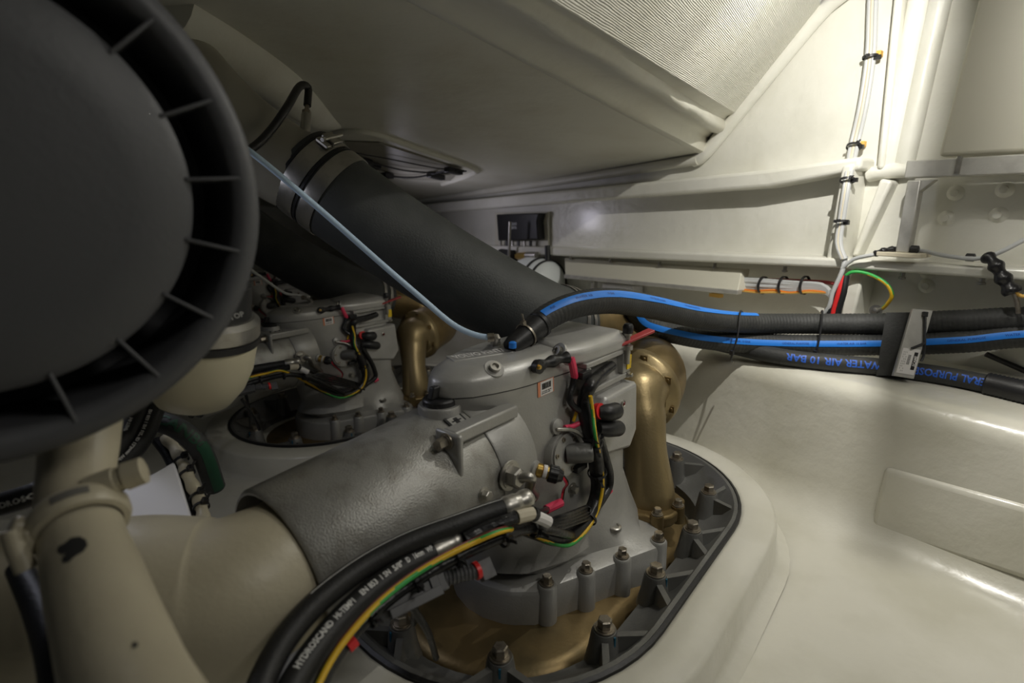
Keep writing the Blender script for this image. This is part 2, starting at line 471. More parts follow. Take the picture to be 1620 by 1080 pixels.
# little hooks under the shelf
for x, y in ((903, 406), (966, 410), (1044, 416), (1131, 419), (1242, 424), (1428, 434), (1554, 442)):
    g = M(); p = on(x, y, D0-0.09)
    g.lathe([(0.006, 0), (0.006, 0.012), (0.009, 0.013), (0.009, 0.018), (0.003, 0.02)], p+UP*0.006, -UP, 12)
    g.build('shelf_bolt', STEEL, parent=wall)
# beige panel of the side tank, upper right
g = M(); q = [on(1562, -60, D0-0.10), on(1483, 248, D0-0.10), on(2100, 214, D0-0.10), on(2300, -60, D0-0.10)]
g.prism(q, NA*0.07)
t = g.build('side_tank', TANKB, bevel=0.01)
tag(t, 'smooth beige tank panel hanging above the aluminium frame, upper right', 'tank')

# ------------------------------------------------------------------ aluminium frame
DF = D0-0.13
fr_root = thing('aluminium_frame', onz(1440, 404, CAM.z-0.135), 'bare aluminium frame of beam and post standing on the shelf, right', 'frame')
g = M(); p = on(1432, 268, DF); q = on(2100, 210, DF); q.z = p.z
dz = UP*0.022
g.prism([p+dz, p-dz, q-dz, q+dz], NA*0.045)
g.build('beam', ALU, parent=fr_root, bevel=0.003)
g = M(); pt = on(1446, 285, DF+0.005); pb = V((pt.x, pt.y, on(1440, 400, DF).z))
hx = NT*0.0155
g.prism([pt-hx, pt+hx, pb+hx, pb-hx], NA*0.032)
g.build('post', ALU, parent=fr_root, bevel=0.003)
g = M(); g.prism([pt+hx, pt+hx+NT*0.03, pt+hx-UP*0.03], NA*0.03)
g.build('corner_gusset', ALU, parent=fr_root, bevel=0.002)
g = M(); m0 = on(1516, 261, DF-0.001)
g.tube([m0+dz*0.95, m0-dz*0.95], 0.006, 10); g.build('weld_bead', STEEL, parent=fr_root)
g = M(); c0 = pb+NA*0.016-UP*0.006
g.box(c0, NT*0.052, NA*0.04, UP*0.006); g.build('foot_pad', CREAM, parent=fr_root, bevel=0.002)

# ------------------------------------------------------------------ drive pods
def stadium(R, z, n=28, cx0=0.08, cx1=-0.30):
    pts = []
    for i in range(n+1):
        th = -PI/2+PI*i/n; pts.append((cx0+R*math.cos(th), R*math.sin(th)))
    for i in range(1, 6): pts.append((cx0+(cx1-cx0)*i/6, R))
    for i in range(n+1):
        th = PI/2+PI*i/n; pts.append((cx1+R*math.cos(th), R*math.sin(th)))
    for i in range(1, 6): pts.append((cx1+(cx0-cx1)*i/6, -R))
    return [L(x, y, z) for x, y in pts]
def radial(poly, z, inset=0.0, n=72, c=(-0.16, 0.0)):
    out = []
    m = len(poly)
    for k in range(n):
        th = 2*PI*k/n; dx, dy = math.cos(th), math.sin(th); best = 0
        for i in range(m):
            x1, y1 = poly[i][0]-c[0], poly[i][1]-c[1]; x2, y2 = poly[(i+1) % m][0]-c[0], poly[(i+1) % m][1]-c[1]
            den = dx*(y2-y1)-dy*(x2-x1)
            if abs(den) < 1e-9: continue
            tt = (x1*(y2-y1)-y1*(x2-x1))/den; s = (x1*dy-y1*dx)/den
            if tt > 0 and -1e-6 <= s <= 1+1e-6: best = max(best, tt)
        r = best-inset
        out.append(L(c[0]+r*dx, c[1]+r*dy, z))
    return out
def mir(half): return half + [(x, -y) for x, y in reversed(half) if abs(y) > 1e-6]

pod = thing('drive_pod', POD, 'nearest silver drive pod with open clamp ring in the foreground', 'drive', 'silver drive pods in a row')
# mounting rim moulded into the hull
rim = M()
rim.loft([stadium(0.338, -0.075), stadium(0.338, 0.000), stadium(0.342, 0.006), stadium(0.350, 0.009), stadium(0.408, 0.005), stadium(0.414, 0.002), stadium(0.417, -0.004), stadium(0.421, -0.064), stadium(0.43, -0.076), stadium(0.452, -0.083)], False, False)
rim1 = rim.build('mounting_rim', HULLW, parent=floor, ang=50)
# clamp ring
RB = 0.268
ring = M()
ring.loft([stadium(0.336, -0.04), stadium(0.336, 0.006), stadium(0.332, 0.011), stadium(0.324, 0.011), stadium(0.318, 0.004), stadium(0.300, -0.022), stadium(0.262, -0.050), stadium(0.248, -0.054), stadium(0.246, -0.16)], False, False)
gk = M()
gk.loft([stadium(0.340, -0.03), stadium(0.340, 0.010), stadium(0.334, 0.0125), stadium(0.333, 0.0)], False, False)
gk.build('rubber_seal', BLACK, parent=pod)
# bolt stations around the ring
per = []
SP = stadium(RB, 0.0, 40)
pth = SP+[SP[0]]; PP = Path(pth)
nb = 13; s0 = PP.near(L(0.015, -RB, 0))
bolts = []
for k in range(nb):
    d = (s0+PP.l[-1]*k/nb) % PP.l[-1]
    p, tg = PP.at(d); out = tg.cross(UP)
    bolts.append((p, tg, out))
for p, tg, out in bolts:
    ring.lathe([(0.034, -0.062), (0.027, -0.03), (0.022, 0.004), (0.020, 0.010), (0.012, 0.011)], p, UP, 18)
    for sgn in (-1, 1):
        e = p+out*0.056+tg*sgn*0.060; a0 = p+out*0.012+tg*sgn*0.012
        dirv = (e-a0).normalized(); sd = dirv.cross(UP)*0.0070
        ring.loft([[a0-sd*1.6-UP*0.055, a0+sd*1.6-UP*0.055, a0+sd*0.8+UP*0.001, a0-sd*0.8+UP*0.001],
                   [e-sd*1.6-UP*0.045, e+sd*1.6-UP*0.045, e+sd*0.8+UP*0.006, e-sd*0.8+UP*0.006]])
cring = ring.build('clamp_ring', DKSILV, parent=pod, ang=45)
for p, tg, out in bolts:
    g = M(); g.hexbolt(p+UP*0.011, UP, 0.0125, 0.013); g.build('ring_bolt', DULL, parent=cring)
for k, (p, tg, out) in enumerate(bolts):     # teal torque stripes on a few heads
    if k in (9, 10, 11, 12):
        g = M(); g.box(p+UP*0.004+out*0.0225-UP*0.006, tg*0.0018, out*0.0012, UP*0.010)
        g.build('paint_mark', mat('teal_paint_mark', (0.01, 0.12, 0.20), 0.5) if k == 9 else bpy.data.materials['teal_paint_mark'], parent=cring)
# bronze lower housing
bz = M()
bz.loft([stadium(0.238, -0.17), stadium(0.236, -0.115), stadium(0.230, -0.094), stadium(0.218, -0.080), stadium(0.200, -0.074), stadium(0.10, -0.072)], False, True)
bz.build('bronze_housing', BRONZED, parent=pod)
# gear housing
base = [(-0.40, -0.02), (-0.385, -0.07), (-0.35, -0.112), (-0.316, -0.128), (-0.24, -0.163), (-0.16, -0.196), (-0.075, -0.232), (-0.045, -0.228), (0.03, -0.178), (0.068, -0.148), (0.09, -0.09), (0.09, 0.0)]
base = mir(base)
def body(front, aft, hw, sq=0.02):
    h = [(front, 0), (front+0.015, -hw*0.30), (front+0.05, -hw*0.56), (front+0.13, -hw*0.80), (front+0.25, -hw*0.91), (aft-0.05, -hw), (aft-0.015, -hw*0.98), (aft, -hw*0.80), (aft, 0)]
    return mir(h)
top = body(-0.487, -0.030, 0.103)
TA = (A+UP*0.085).normalized()
gh = M()
rr = [radial(base, -0.078), radial(base, -0.010), radial(base, -0.002, 0.004), radial(base, 0.002, 0.014), radial(base, 0.006, 0.045)]
sec = [(-0.40, 0.0, 0.160, 0.030), (-0.385, -0.01, 0.140, 0.075), (-0.40, -0.030, 0.130, 0.14), (-0.42, -0.030, 0.126, 0.22), (-0.43, -0.030, 0.122, 0.30), (-0.455, -0.030, 0.111, 0.345), (-0.48, -0.030, 0.104, 0.375), (-0.487, -0.030, 0.103, 0.399)]
for f, a, h, z in sec: rr.append(radial(body(f, a, h), z))
gh.loft(rr, True, True)
# bolt bosses on the base flange
bb = [(-0.316, -0.112), (-0.24, -0.147), (-0.16, -0.180), (-0.063, -0.214), (0.055, -0.138)]
for x, y in bb + [(x, -y) for x, y in bb]:
    o_ = V((x+0.16, y, 0)).normalized()*0.010
    gh.lathe([(0.021, -0.078), (0.019, 0.002), (0.016, 0.006), (0.010, 0.007)], L(x+o_.x, y+o_.y, 0), UP, 18)
# socket for the shaft tube
gh.lathe([(0.06, 0.04), (0.119, 0.04), (0.121, 0.02), (0.121, -0.045), (0.119, -0.048)], L(-0.40, 0, 0.267), TA, 40)
gh_o = gh.build('gear_housing', SILVER, parent=pod, ang=40)
GB = gh.bvh()
for x, y in bb + [(x, -y) for x, y in bb]:
    o_ = V((x+0.16, y, 0)).normalized()*0.010
    g = M(); g.hexbolt(L(x+o_.x, y+o_.y, 0.007), UP, 0.0095, 0.012); g.build('flange_bolt', DULL, parent=gh_o)
for px, py in ((972, 834),):
    h, nn, _, _ = GB.ray_cast(CAM, ray(px, py).normalized())
    if h:
        g = M(); g.lathe([(0.015, -0.004), (0.015, 0.003), (0.012, 0.005), (0.0095, 0.005), (0.009, 0.002), (0.003, 0.002)], h, UP, 20)
        g.build('socket_plug', STEEL, parent=gh_o)
# cover
cv = M()
cv.loft([radial(top, 0.4005, -0.001), radial(top, 0.404, -0.002), radial(top, 0.424, 0.002), radial(top, 0.431, 0.008), radial(top, 0.441, 0.032), radial(top, 0.443, 0.042)], True, True)
cov_o = cv.build('top_cover', COVERM, parent=pod, ang=50)
gs = M(); gs.loft([radial(top, 0.3985, -0.0005), radial(top, 0.4008, -0.0005)], True, True); gs.build('cover_gasket', BLACK, parent=pod)
CB = cv.bvh()
blk = M()
pl = [(-0.25, -0.090), (-0.20, -0.113), (-0.038, -0.121), (-0.032, -0.05), (-0.032, 0.06), (-0.12, 0.065), (-0.22, 0.02)]
blk.loft([[L(x, y, 0.412) for x, y in pl], [L(x, y, 0.437) for x, y in pl], [L(-0.12+(x+0.12)*0.94, y*0.90, 0.448) for x, y in pl], [L(-0.12+(x+0.12)*0.80, y*0.76, 0.452) for x, y in pl]])
blk.build('raised_cover_block', COVERM, parent=pod, bevel=0.006, seg=3)
BB = blk.bvh()
TREES = [GB, CB, BB]
def hit(px, py, trees=None):
    best = None; r = ray(px, py); l = r.length
    for t in (trees or TREES):
        h, nn, _, dd = t.ray_cast(CAM, r/l)
        if h and (best is None or dd < best[2]): best = (h, nn, dd)
    return best
def sp(px, py, off=0.0, d=1.0):
    h = hit(px, py)
    if h:
        dd = h[2]/ray(px, py).length
        return at(px, py, dd-off)
    return at(px, py, d-off)
def outn(px, py):
    h = hit(px, py)
    if not h: return -U
    n = h[1]
    return n if n.dot(CAM-h[0]) > 0 else -n
# electronics box on the aft flank
eb = M()
bx = [(-0.178, 0.30), (-0.153, 0.335), (-0.020, 0.335), (-0.008, 0.22), (-0.036, 0.185), (-0.178, 0.215)]
eb.loft([[L(x, -0.09, z) for x, z in bx], [L(x, -0.128, z) for x, z in bx], [L(-0.08+(x+0.08)*0.93, -0.136, 0.265+(z-0.265)*0.93) for x, z in bx]])
ebo = eb.build('electronics_box', COVERM, parent=pod, bevel=0.004); TREES.append(eb.bvh())
# sub-frame under the block with an open window
wf = M()
for x0, x1, z0, z1 in ((-0.205, -0.024, 0.402, 0.413), (-0.205, -0.024, 0.345, 0.357), (-0.056, -0.024, 0.357, 0.402), (-0.205, -0.187, 0.357, 0.402)):
    wf.prism([L(x0, -0.095, z0), L(x1, -0.095, z0), L(x1, -0.095, z1), L(x0, -0.095, z1)], -U*0.023)
wf.build('connector_frame', SILVER, parent=pod, bevel=0.002); TREES.append(wf.bvh())
# shaft tube
tb = M()
tb.lathe([(0.111, 0.0), (0.117, -0.03), (0.117, -0.345), (0.113, -0.35), (0.110, -0.35), (0.110, -0.25)], L(-0.42, 0, 0.266), TA, 64, caps=False)
tb.build('shaft_tube', TUBEM, parent=pod, ang=50); TREES.append(tb.bvh())
# lug with bolt on top of the tube
lg = M()
lg.box(L(-0.455, -0.078, 0.366), A*0.075, U*0.014, UP*0.011)
lg.box(L(-0.53, -0.078, 0.342), A*0.005, U*0.026, UP*0.034)
lug_o = lg.build('lifting_lug', SILVER, parent=pod, bevel=0.004)
g = M(); g.hexbolt(L(-0.535, -0.078, 0.362), -A, 0.009, 0.015); g.build('lug_bolt', DULL, parent=lug_o)
# filler neck and cap
g = M(); g.lathe([(0.034, -0.07), (0.036, 0.0), (0.034, 0.004), (0.026, 0.004)], L(-0.478, -0.004, 0.384), UP, 28); fno = g.build('filler_neck', SILVER, parent=pod)
g = M(); g.lathe([(0.028, 0.0), (0.028, 0.010), (0.025, 0.014)], L(-0.478, -0.004, 0.386), UP, 24)
g.prism([L(-0.501, -0.010, 0.400), L(-0.455, -0.010, 0.400), L(-0.462, -0.010, 0.420), L(-0.494, -0.010, 0.420)], U*0.012)
g.build('filler_cap', BLACK, parent=fno, bevel=0.002)
# cover bolt pockets
for px, py in ((782, 583), (884, 556)):
    h = hit(px, py)
    g = M(); g.lathe([(0.018, -0.003), (0.017, 0.0012), (0.012, 0.001)], h[0], outn(px, py), 24); g.build('bolt_pocket', SILVER, parent=cov_o)
    g = M(); g.lathe([(0.0095, 0), (0.0095, 0.008), (0.006, 0.008), (0.005, 0.004)], h[0], outn(px, py), 20); g.build('cover_bolt', STEEL, parent=cov_o)
# raised lettering on the cover
pnl = M(); zt = 0.4435
def top_l(px, py): return onp(px, py, 2, zt)
a0, a1 = top_l(722, 570), top_l(806, 557)
ex = (a1-a0).normalized(); ey = UP.cross(ex)
pnl.box((a0+a1)/2+ey*0.014, ex*((a1-a0).length/2+0.006), ey*0.018, UP*0.0012)
pnl.build('name_panel', COVERM, parent=cov_o, bevel=0.001)
lt = M(); vs, fs = text_geo('VOLVO PENTA', 0.030, 0.0008, 'CENTER')
wd = max(v.x for v in vs)-min(v.x for v in vs); sc = (a1-a0).length/wd
lt.add([(a0+a1)/2+ex*v.x*sc+ey*(v.y+0.004)+UP*0.0022 for v in vs], fs)
lt.build('raised_lettering', LABELW, parent=cov_o)
# barcode sticker
def sticker(px0, px1, root, name, w, h_, mats, draw):
    c = hit(*px0); n = outn(*px0); o = c[0]+n*0.001
    e = hit(*px1)[0]-c[0]; e = (e-n*e.dot(n)).normalized(); f = n.cross(e)
    g = M(); draw(g, o, e, f, n)
    return g.build(name, mats, parent=root)
def draw_bar(g, o, e, f, n):
    e, f = e*SKS, f*SKS
    g.box(o, e*0.0165, f*0.0105, n*0.0004, 0)
    g.box(o+e*0.0012+n*0.0006, e*0.0128, f*0.0100, n*0.0003, 1)
    x = -0.0085
    rnd = random.Random(3)
    while x < 0.0105:
        ww = rnd.choice((0.0005, 0.0009, 0.0013))
        g.box(o+e*x+f*0.003+n*0.0011, e*ww/2*1.2, f*0.0042, n*0.0002, 2); x += ww+rnd.choice((0.0006, 0.001))
    for yy in (-0.0045, -0.007):
        x = -0.0085
        while x < 0.009:
            ww = rnd.choice((0.001, 0.002)); g.box(o+e*x+f*yy+n*0.0011, e*ww/2, f*0.0007, n*0.0002, 2); x += ww+0.0012
SKS = 1.32
sticker((863, 612), (875, 607), pod, 'barcode_sticker', 0, 0, [LABELO, LABELW, BLACK], draw_bar)
# square mark on the tube, dark
h = hit(722, 666)
g = M(); n = outn(722, 666); e = A; f = n.cross(e)
g.box(h[0]+n*0.0008, e*0.018, f*0.0125, n*0.0006, 0)
g.box(h[0]+n*0.0016, e*0.014, f*0.009, n*0.0003, 1); g.box(h[0]+n*0.0021, e*0.004, f*0.006, n*0.0003, 0); g.box(h[0]+n*0.0021, e*0.010, f*0.0012, n*0.0003, 0)
g.build('maker_mark', [BLACK, SILVER], parent=pod)
# yellow tag on the aft edge
p = sp(983, 568); g = M(); g.box(L(-0.034, -0.1195, 0.380), A*0.0085, U*0.0012, UP*0.015); g.build('yellow_tag', TAGY, parent=pod)
for z in (0.352,):
    g = M(); g.hexbolt(L(-0.034, -0.118, z), -U, 0.005, 0.006); g.build('frame_bolt', STEEL, parent=pod)
# pump disc and motor on the flank
pc_ = hit(888, 716); pn_ = (-U*0.96-A*0.05+UP*0.12).normalized(); po = pc_[0]+pn_*0.002
g = M(); g.lathe([(0.046, -0.02), (0.046, 0.006), (0.044, 0.009), (0.040, 0.009), (0.040, 0.013), (0.022, 0.014)], po, pn_, 36); pfo = g.build('pump_flange', SILVER, parent=pod)
pd = (pn_*0.80+A*0.62+V((0,0,0))).normalized()
g = M(); g.lathe([(0.0185, 0.0), (0.019, 0.044), (0.017, 0.049), (0.009, 0.050)], po+pn_*0.010, pd, 28); g.build('pump_motor', DKSILV, parent=pfo)
ax, e_, b_ = perp(pn_)
for k in range(6):
    th = k*PI/3+0.3; g = M(); g.lathe([(0.0045, 0), (0.0045, 0.003), (0.0025, 0.003), (0.002, 0.001)], po+pn_*0.013+(e_*math.cos(th)+b_*math.sin(th))*0.033, pn_, 12)
    g.build('flange_screw', DULL, parent=pfo)
g = M(); q = sp(915, 738, 0.03); g.box(q, A*0.018, U*0.010, UP*0.006); g.build('pump_connector', BLACK, parent=pfo, bevel=0.002)
# bent steel breather pipe
g = M(); g.lathe([(0.016, -0.004), (0.015, 0.006), (0.008, 0.010)], sp(879, 674), outn(879, 674), 20); g.build('pipe_boss', SILVER, parent=pod)
g = M(); g.tube(spl([sp(879, 676, 0.004), sp(882, 679, 0.016), sp(905, 680, 0.03), sp(922, 690, 0.045), sp(932, 712, 0.05), sp(936, 740, 0.035)], 0.005), 0.0042, 12); g.build('steel_pipe', STEEL, parent=pod)
# brass pressure sensor with ribbed cap and wires
h = hit(846, 742); sa = (outn(846, 742)*0.75+A*0.45-UP*0.18).normalized(); so = h[0]
g = M(); g.lathe([(0.016, -0.003), (0.015, 0.003), (0.010, 0.006)], so, outn(846, 742), 22); g.build('sensor_boss', SILVER, parent=pod)
g = M(); g.lathe([(0.0105, 0.002), (0.0125, 0.004), (0.0125, 0.012), (0.010, 0.013), (0.0115, 0.014), (0.0115, 0.024), (0.009, 0.025)], so, sa, 20); bso = g.build('brass_sensor', BRASS, parent=pod)
g = M(); g.lathe([(0.0119, 0.014), (0.0122, 0.0145), (0.0122, 0.0205), (0.0119, 0.021)], so, sa, 20); g.build('sensor_label', LABELW, parent=bso)
g = M()
ax, e_, b_ = perp(sa); rings = []
for hgt, rr_ in ((0.024, 0.013), (0.026, 0.0155), (0.040, 0.0155), (0.043, 0.012), (0.050, 0.009)):
    rings.append([so+ax*hgt+(e_*math.cos(2*PI*k/40)+b_*math.sin(2*PI*k/40))*(rr_-(0.0012 if k % 4 < 2 else 0)) for k in range(40)])
g.loft(rings); g.build('ribbed_cap', BLACK, parent=bso)
tipp = so+sa*0.05
for k, m_ in enumerate((PINK, RED, BLACK)):
    g = M(); o3 = V((0.002*(k-1), 0, 0.001*k))
    g.tube(spl([tipp+o3, tipp+sa*0.008+o3-UP*0.012, sp(892, 775, 0.028)+o3, sp(889, 792, 0.026)+o3], 0.005), 0.0013, 6); g.build('sensor_wire', m_, parent=bso)
# two rubber boots with red collar on the electronics box
for (x0, y0), (x1, y1), (x2, y2), r_ in (((946, 652), (965, 652), (978, 648), 0.017), ((946, 678), (965, 678), (982, 677), 0.0165)):
    g = M(); a_ = sp(x0, y0, 0.018); b_ = sp(x1, y1, 0.032); c_ = sp(x2, y2, 0.034)
    g.tube(spl([a_, b_, c_], 0.004), lambda u, r_=r_: r_*(0.78+0.22*min(1, u*3)) if u < 0.8 else r_*math.sqrt(max(0.02, 1-((u-0.8)/0.22)**2)), 20)
    g.build('rubber_boot', BLACK, parent=ebo)
a_ = sp(944, 650, 0.018); b_ = sp(951, 650, 0.023)
g = M(); g.cyl(a_, b_, 0.0155, n=20); g.build('red_collar', RED, parent=ebo)
g = M(); h = hit(985, 638); g.lathe([(0.008, -0.002), (0.008, 0.003), (0.006, 0.004), (0.0055, 0.003)], h[0], outn(985, 638), 18); g.build('sight_bezel', STEEL, parent=ebo)
g = M(); g.lathe([(0.0055, 0.002), (0.004, 0.0045), (0.001, 0.0055)], h[0], outn(985, 638), 16); g.build('sight_glass', COPPER, parent=ebo)
# small plug screws on the lower flank
for px, py in ((765, 782), (905, 772)):
    h = hit(px, py)
    g = M(); g.hexbolt(h[0], outn(px, py), 0.008, 0.008); g.build('plug_screw', STEEL, parent=pod)
# hydraulic elbow with hex nut
h = hit(806, 752); hn = outn(806, 752)
g = M(); g.hexbolt(h[0], hn, 0.017, 0.016); g.build('union_nut', STEEL, parent=pod)
elp = [h[0]+hn*0.012, h[0]+hn*0.034+A*0.012, sp(838, 772, 0.045), sp(846, 782, 0.052), sp(838, 792, 0.056), sp(826, 797, 0.058)]
g = M(); g.tube(spl(elp, 0.004), 0.0085, 16); g.build('steel_elbow', STEEL, parent=pod)
# stop valve with red lever behind the cover
vb = L(0.030, -0.085, 0.43)
vb = at(992, 553, 1.13)
g = M(); g.lathe([(0.007, -0.03), (0.007, 0.0), (0.012, 0.001), (0.012, 0.010), (0.006, 0.012), (0.006, 0.03), (0.009, 0.031), (0.010, 0.046), (0.006, 0.05)], vb, UP, 16); vbo = g.build('valve_body', STEEL, parent=pod)
g = M(); g.lathe([(0.010, 0.036), (0.0115, 0.04), (0.0115, 0.05), (0.008, 0.056)], vb, UP, 16); g.build('valve_knob', BLACK, parent=vbo)
la = at(979, 546, 1.12); lb = at(1031, 523, 1.14)
ld = (lb-la).normalized(); ls = ld.cross(UP).normalized()
g = M(); g.loft([[la-ls*0.009-UP*0.002, la+ls*0.009-UP*0.002, la+ls*0.009+UP*0.004, la-ls*0.009+UP*0.004], [lb-ls*0.012-UP*0.002, lb+ls*0.012-UP*0.002, lb+ls*0.012+UP*0.004, lb-ls*0.012+UP*0.004]])
g.build('red_lever', DRED, parent=vbo, bevel=0.0015)
#@@REST
# ------------------------------------------------------------------ exhaust elbow (bronze)
def seg_tube(m, pts, rs, n=28, step=0.008):
    P = spl(pts, step); pa = Path(P); keys = [pa.near(V(q)) for q in pts]
    def rad(u):
        d = u*pa.l[-1]
        for i in range(len(keys)-1):
            if d <= keys[i+1] or i == len(keys)-2:
                t = max(0, min(1, (d-keys[i])/max(1e-6, keys[i+1]-keys[i]))); t = t*t*(3-2*t)
                return rs[i]+(rs[i+1]-rs[i])*t
    rr = [rad(i/(len(P)-1)) for i in range(len(P))]
    m.tube(P, rr, n); return P
el = thing('exhaust_elbow', L(0.10, -0.125, -0.06), 'bronze exhaust elbow with flange rising beside the nearest drive pod', 'exhaust elbow', 'bronze exhaust elbows')
eb0 = at(1027, 786, 1.30)
top0 = at(1006, 618, 1.37)
riser = [eb0-UP*0.03, eb0+UP*0.01, at(1021, 715, 1.295), at(1013, 655, 1.315), at(1007, 628, 1.345), at(1006, 622, 1.395)]
g = M(); seg_tube(g, riser, [0.062, 0.059, 0.051, 0.060, 0.082, 0.102], 36)
g.build('riser', BRONZE, parent=el, ang=60)
fd = (V((0.56, 0.82, 0.10))).normalized(); fc = at(1006, 618, 1.40)
g = M(); g.lathe([(0.090, -0.03), (0.100, -0.014), (0.110, -0.007), (0.113, 0.001), (0.113, 0.016), (0.107, 0.02)], fc, fd, 48); flo = g.build('flange', BRONZE, parent=el)
ax, e_, b_ = perp(fd)
for k in range(8):
    th = k*PI/4+0.25; q = fc-fd*0.009+(e_*math.cos(th)+b_*math.sin(th))*0.101
    g = M(); g.box(q-fd*0.004, e_*0.009, b_*0.009, fd*0.003); g.hexbolt(q-fd*0.004, -fd, 0.006, 0.004, False); g.build('flange_lug', BRONZED, parent=flo, bevel=0.001)
hose_end = at(905, 512, 1.42)
bend = [fc+fd*0.01, fc+fd*0.07+UP*0.010, at(1018, 574, 1.58), at(962, 530, 1.57), at(899, 516, 1.46)]
g = M(); seg_tube(g, bend, [0.106, 0.104, 0.096, 0.086, 0.082], 36); g.build('bend', BRONZED, parent=el, ang=60)
# foot flange with bolts
ft = [(-0.075, -0.055), (-0.085, 0.0), (-0.05, 0.075), (0.02, 0.085), (0.075, 0.05), (0.085, -0.01), (0.05, -0.07), (0.0, -0.08), (-0.04, -0.075)]
g = M(); g.prism([eb0+A*x+U*y-UP*0.032 for x, y in ft], UP*0.030); ffo = g.build('foot_flange', BRONZED, parent=el, bevel=0.006, seg=3)
for x, y in ((-0.066, -0.05), (0.0, -0.072), (0.066, -0.012), (0.05, 0.055), (-0.05, 0.06)):
    g = M(); q = eb0+A*x+U*y
    g.lathe([(0.017, -0.035), (0.015, 0.004), (0.008, 0.005)], q, UP, 16); g.build('foot_boss', BRONZED, parent=ffo)
    g = M(); g.hexbolt(q+UP*0.005, UP, 0.009, 0.010); g.build('foot_bolt', DULL, parent=ffo)

# ------------------------------------------------------------------ exhaust hose, clamps and metal pipe
ex_pts = [at(478, 268, 1.24), at(560, 330, 1.25), at(650, 392, 1.27), at(740, 446, 1.30), at(830, 494, 1.34), at(868, 510, 1.38), at(896, 514, 1.445)]
EXP = spl(ex_pts, 0.02)
g = M(); g.tube(EXP, 0.102, 40); exh = g.build('exhaust_hose', EXH, ang=60)
tag(exh, 'thick black rubber exhaust hose sloping down to the nearest bronze elbow', 'hose')
XP = Path(EXP)
def band(d0, wd, r, root_label, name='hose_clamp', path=XP, screw=None, group=None):
    p, t = path.at(d0)
    rt = thing(name, p, root_label, 'hose clamp', group)
    g = M(); n = 40; ax, e, b = perp(t)
    prof = [(r, -wd/2), (r+0.0015, -wd/2), (r+0.0022, -wd*0.3), (r+0.0022, wd*0.3), (r+0.0015, wd/2), (r, wd/2)]
    g.lathe(prof, p, t, 48, caps=False); g.build('band', STEEL, parent=rt)
    if screw is not None:
        q = path.surf(d0, r+0.006, screw); nn = (q-p).normalized(); cc = t.cross(nn)
        g = M(); g.box(q, t*wd*0.42, cc*0.018, nn*0.006); g.box(q+cc*0.03-nn*0.003, t*wd*0.40, cc*0.008, nn*0.004); sho = g.build('screw_housing', STEEL, parent=rt, bevel=0.002)
        g = M(); g.cyl(q+nn*0.007-cc*0.032, q+nn*0.007+cc*0.034, 0.0045, n=14); g.hexbolt(q+nn*0.007+cc*0.034, cc, 0.006, 0.006, False); g.build('clamp_screw', STEEL, parent=sho)
    return rt
c1 = band(0.038, 0.040, 0.1035, 'upper of two steel clamps at the top of the exhaust hose', screw=1.0)
c2 = band(0.090, 0.036, 0.1035, 'lower wide steel clamp at the top of the exhaust hose')
ex_len = XP.l[-1]
c3 = band(ex_len-0.055, 0.014, 0.1035, 'narrow steel clamp on lower exhaust hose end, farther from the bronze')
c4 = band(ex_len-0.026, 0.014, 0.1035, 'narrow steel clamp on lower exhaust hose end, next to bronze')
pp = [at(494, 281, 1.24), at(452, 262, 1.22), at(412, 236, 1.20), at(368, 203, 1.17), at(322, 160, 1.14), at(270, 100, 1.12)]
pr = thing('exhaust_pipe', pp[1], 'grey beige metal exhaust pipe rising behind the dark disc to the ceiling', 'pipe')
g = M(); g.tube(spl(pp, 0.02), 0.092, 40); g.build('pipe_body', PIPEP, parent=pr, ang=60)
PXP = Path(spl(pp, 0.02))
g = M(); tie(g, XP, 0.0135, 0.1035, 0.006); tie(g, XP, 0.064, 0.1035, 0.006); g.build('clamp_gap_ring', BLACK, parent=exh)
# laminate collar where the pipe passes the ceiling
# sensor on the pipe
sb = at(482, 214, 1.20); st_ = at(486, 168, 1.215); sd = (st_-sb).normalized()
sn = thing('temperature_sensor', sb, 'slim steel sensor with a black cable on top of the exhaust pipe', 'sensor')
g = M(); g.lathe([(0.017, -0.012), (0.016, 0.0), (0.011, 0.002), (0.011, 0.050), (0.009, 0.053)], sb, sd, 20); g.build('sensor_body', STEEL, parent=sn)
g = M(); g.lathe([(0.010, 0.052), (0.010, 0.061), (0.005, 0.062), (0.005, 0.080)], sb, sd, 6); g.build('sensor_nut', DULL, parent=sn)
cb = [sb+sd*0.075, sb+sd*0.092, at(487, 138, 1.22), at(474, 137, 1.19), at(455, 168, 1.13), at(430, 204, 1.10), at(402, 232, 1.07), at(360, 255, 1.04), at(300, 270, 1.0)]
g = M(); g.tube(spl(cb, 0.01), 0.0085, 14); g.build('sensor_cable', BLACK, parent=sn)
# pale blue tube to the pod cover
fq = hit(784, 546); fb = fq[0]
pt_ = [at(340, 205, 0.90), at(400, 243, 0.92), at(500, 326, 0.95), at(600, 414, 0.97), at(665, 470, 0.985), at(715, 512, 0.99), at(750, 529, 0.985), at(776, 534, 0.98)]
g = M(); g.tube(spl(pt_, 0.01), 0.0054, 12); pb_ = g.build('pale_blue_tube', PALE)
tag(pb_, 'thin pale blue tube running down across the exhaust hose to the nearest pod', 'tube')
vf = thing('vent_fitting', fb, 'small steel elbow fitting holding the pale blue tube on the pod cover', 'fitting')
e0 = at(775, 534, 0.98); e1 = at(786, 533, 0.98)
g = M(); g.lathe([(0.010, -0.004), (0.010, 0.008), (0.006, 0.009), (0.006, 0.014)], fb, UP, 6); g.build('fitting_nut', STEEL, parent=vf)
g = M(); g.tube(spl([fb+UP*0.006, e1-UP*0.004, e1, e0], 0.004), 0.0062, 14); g.build('fitting_elbow', STEEL, parent=vf)
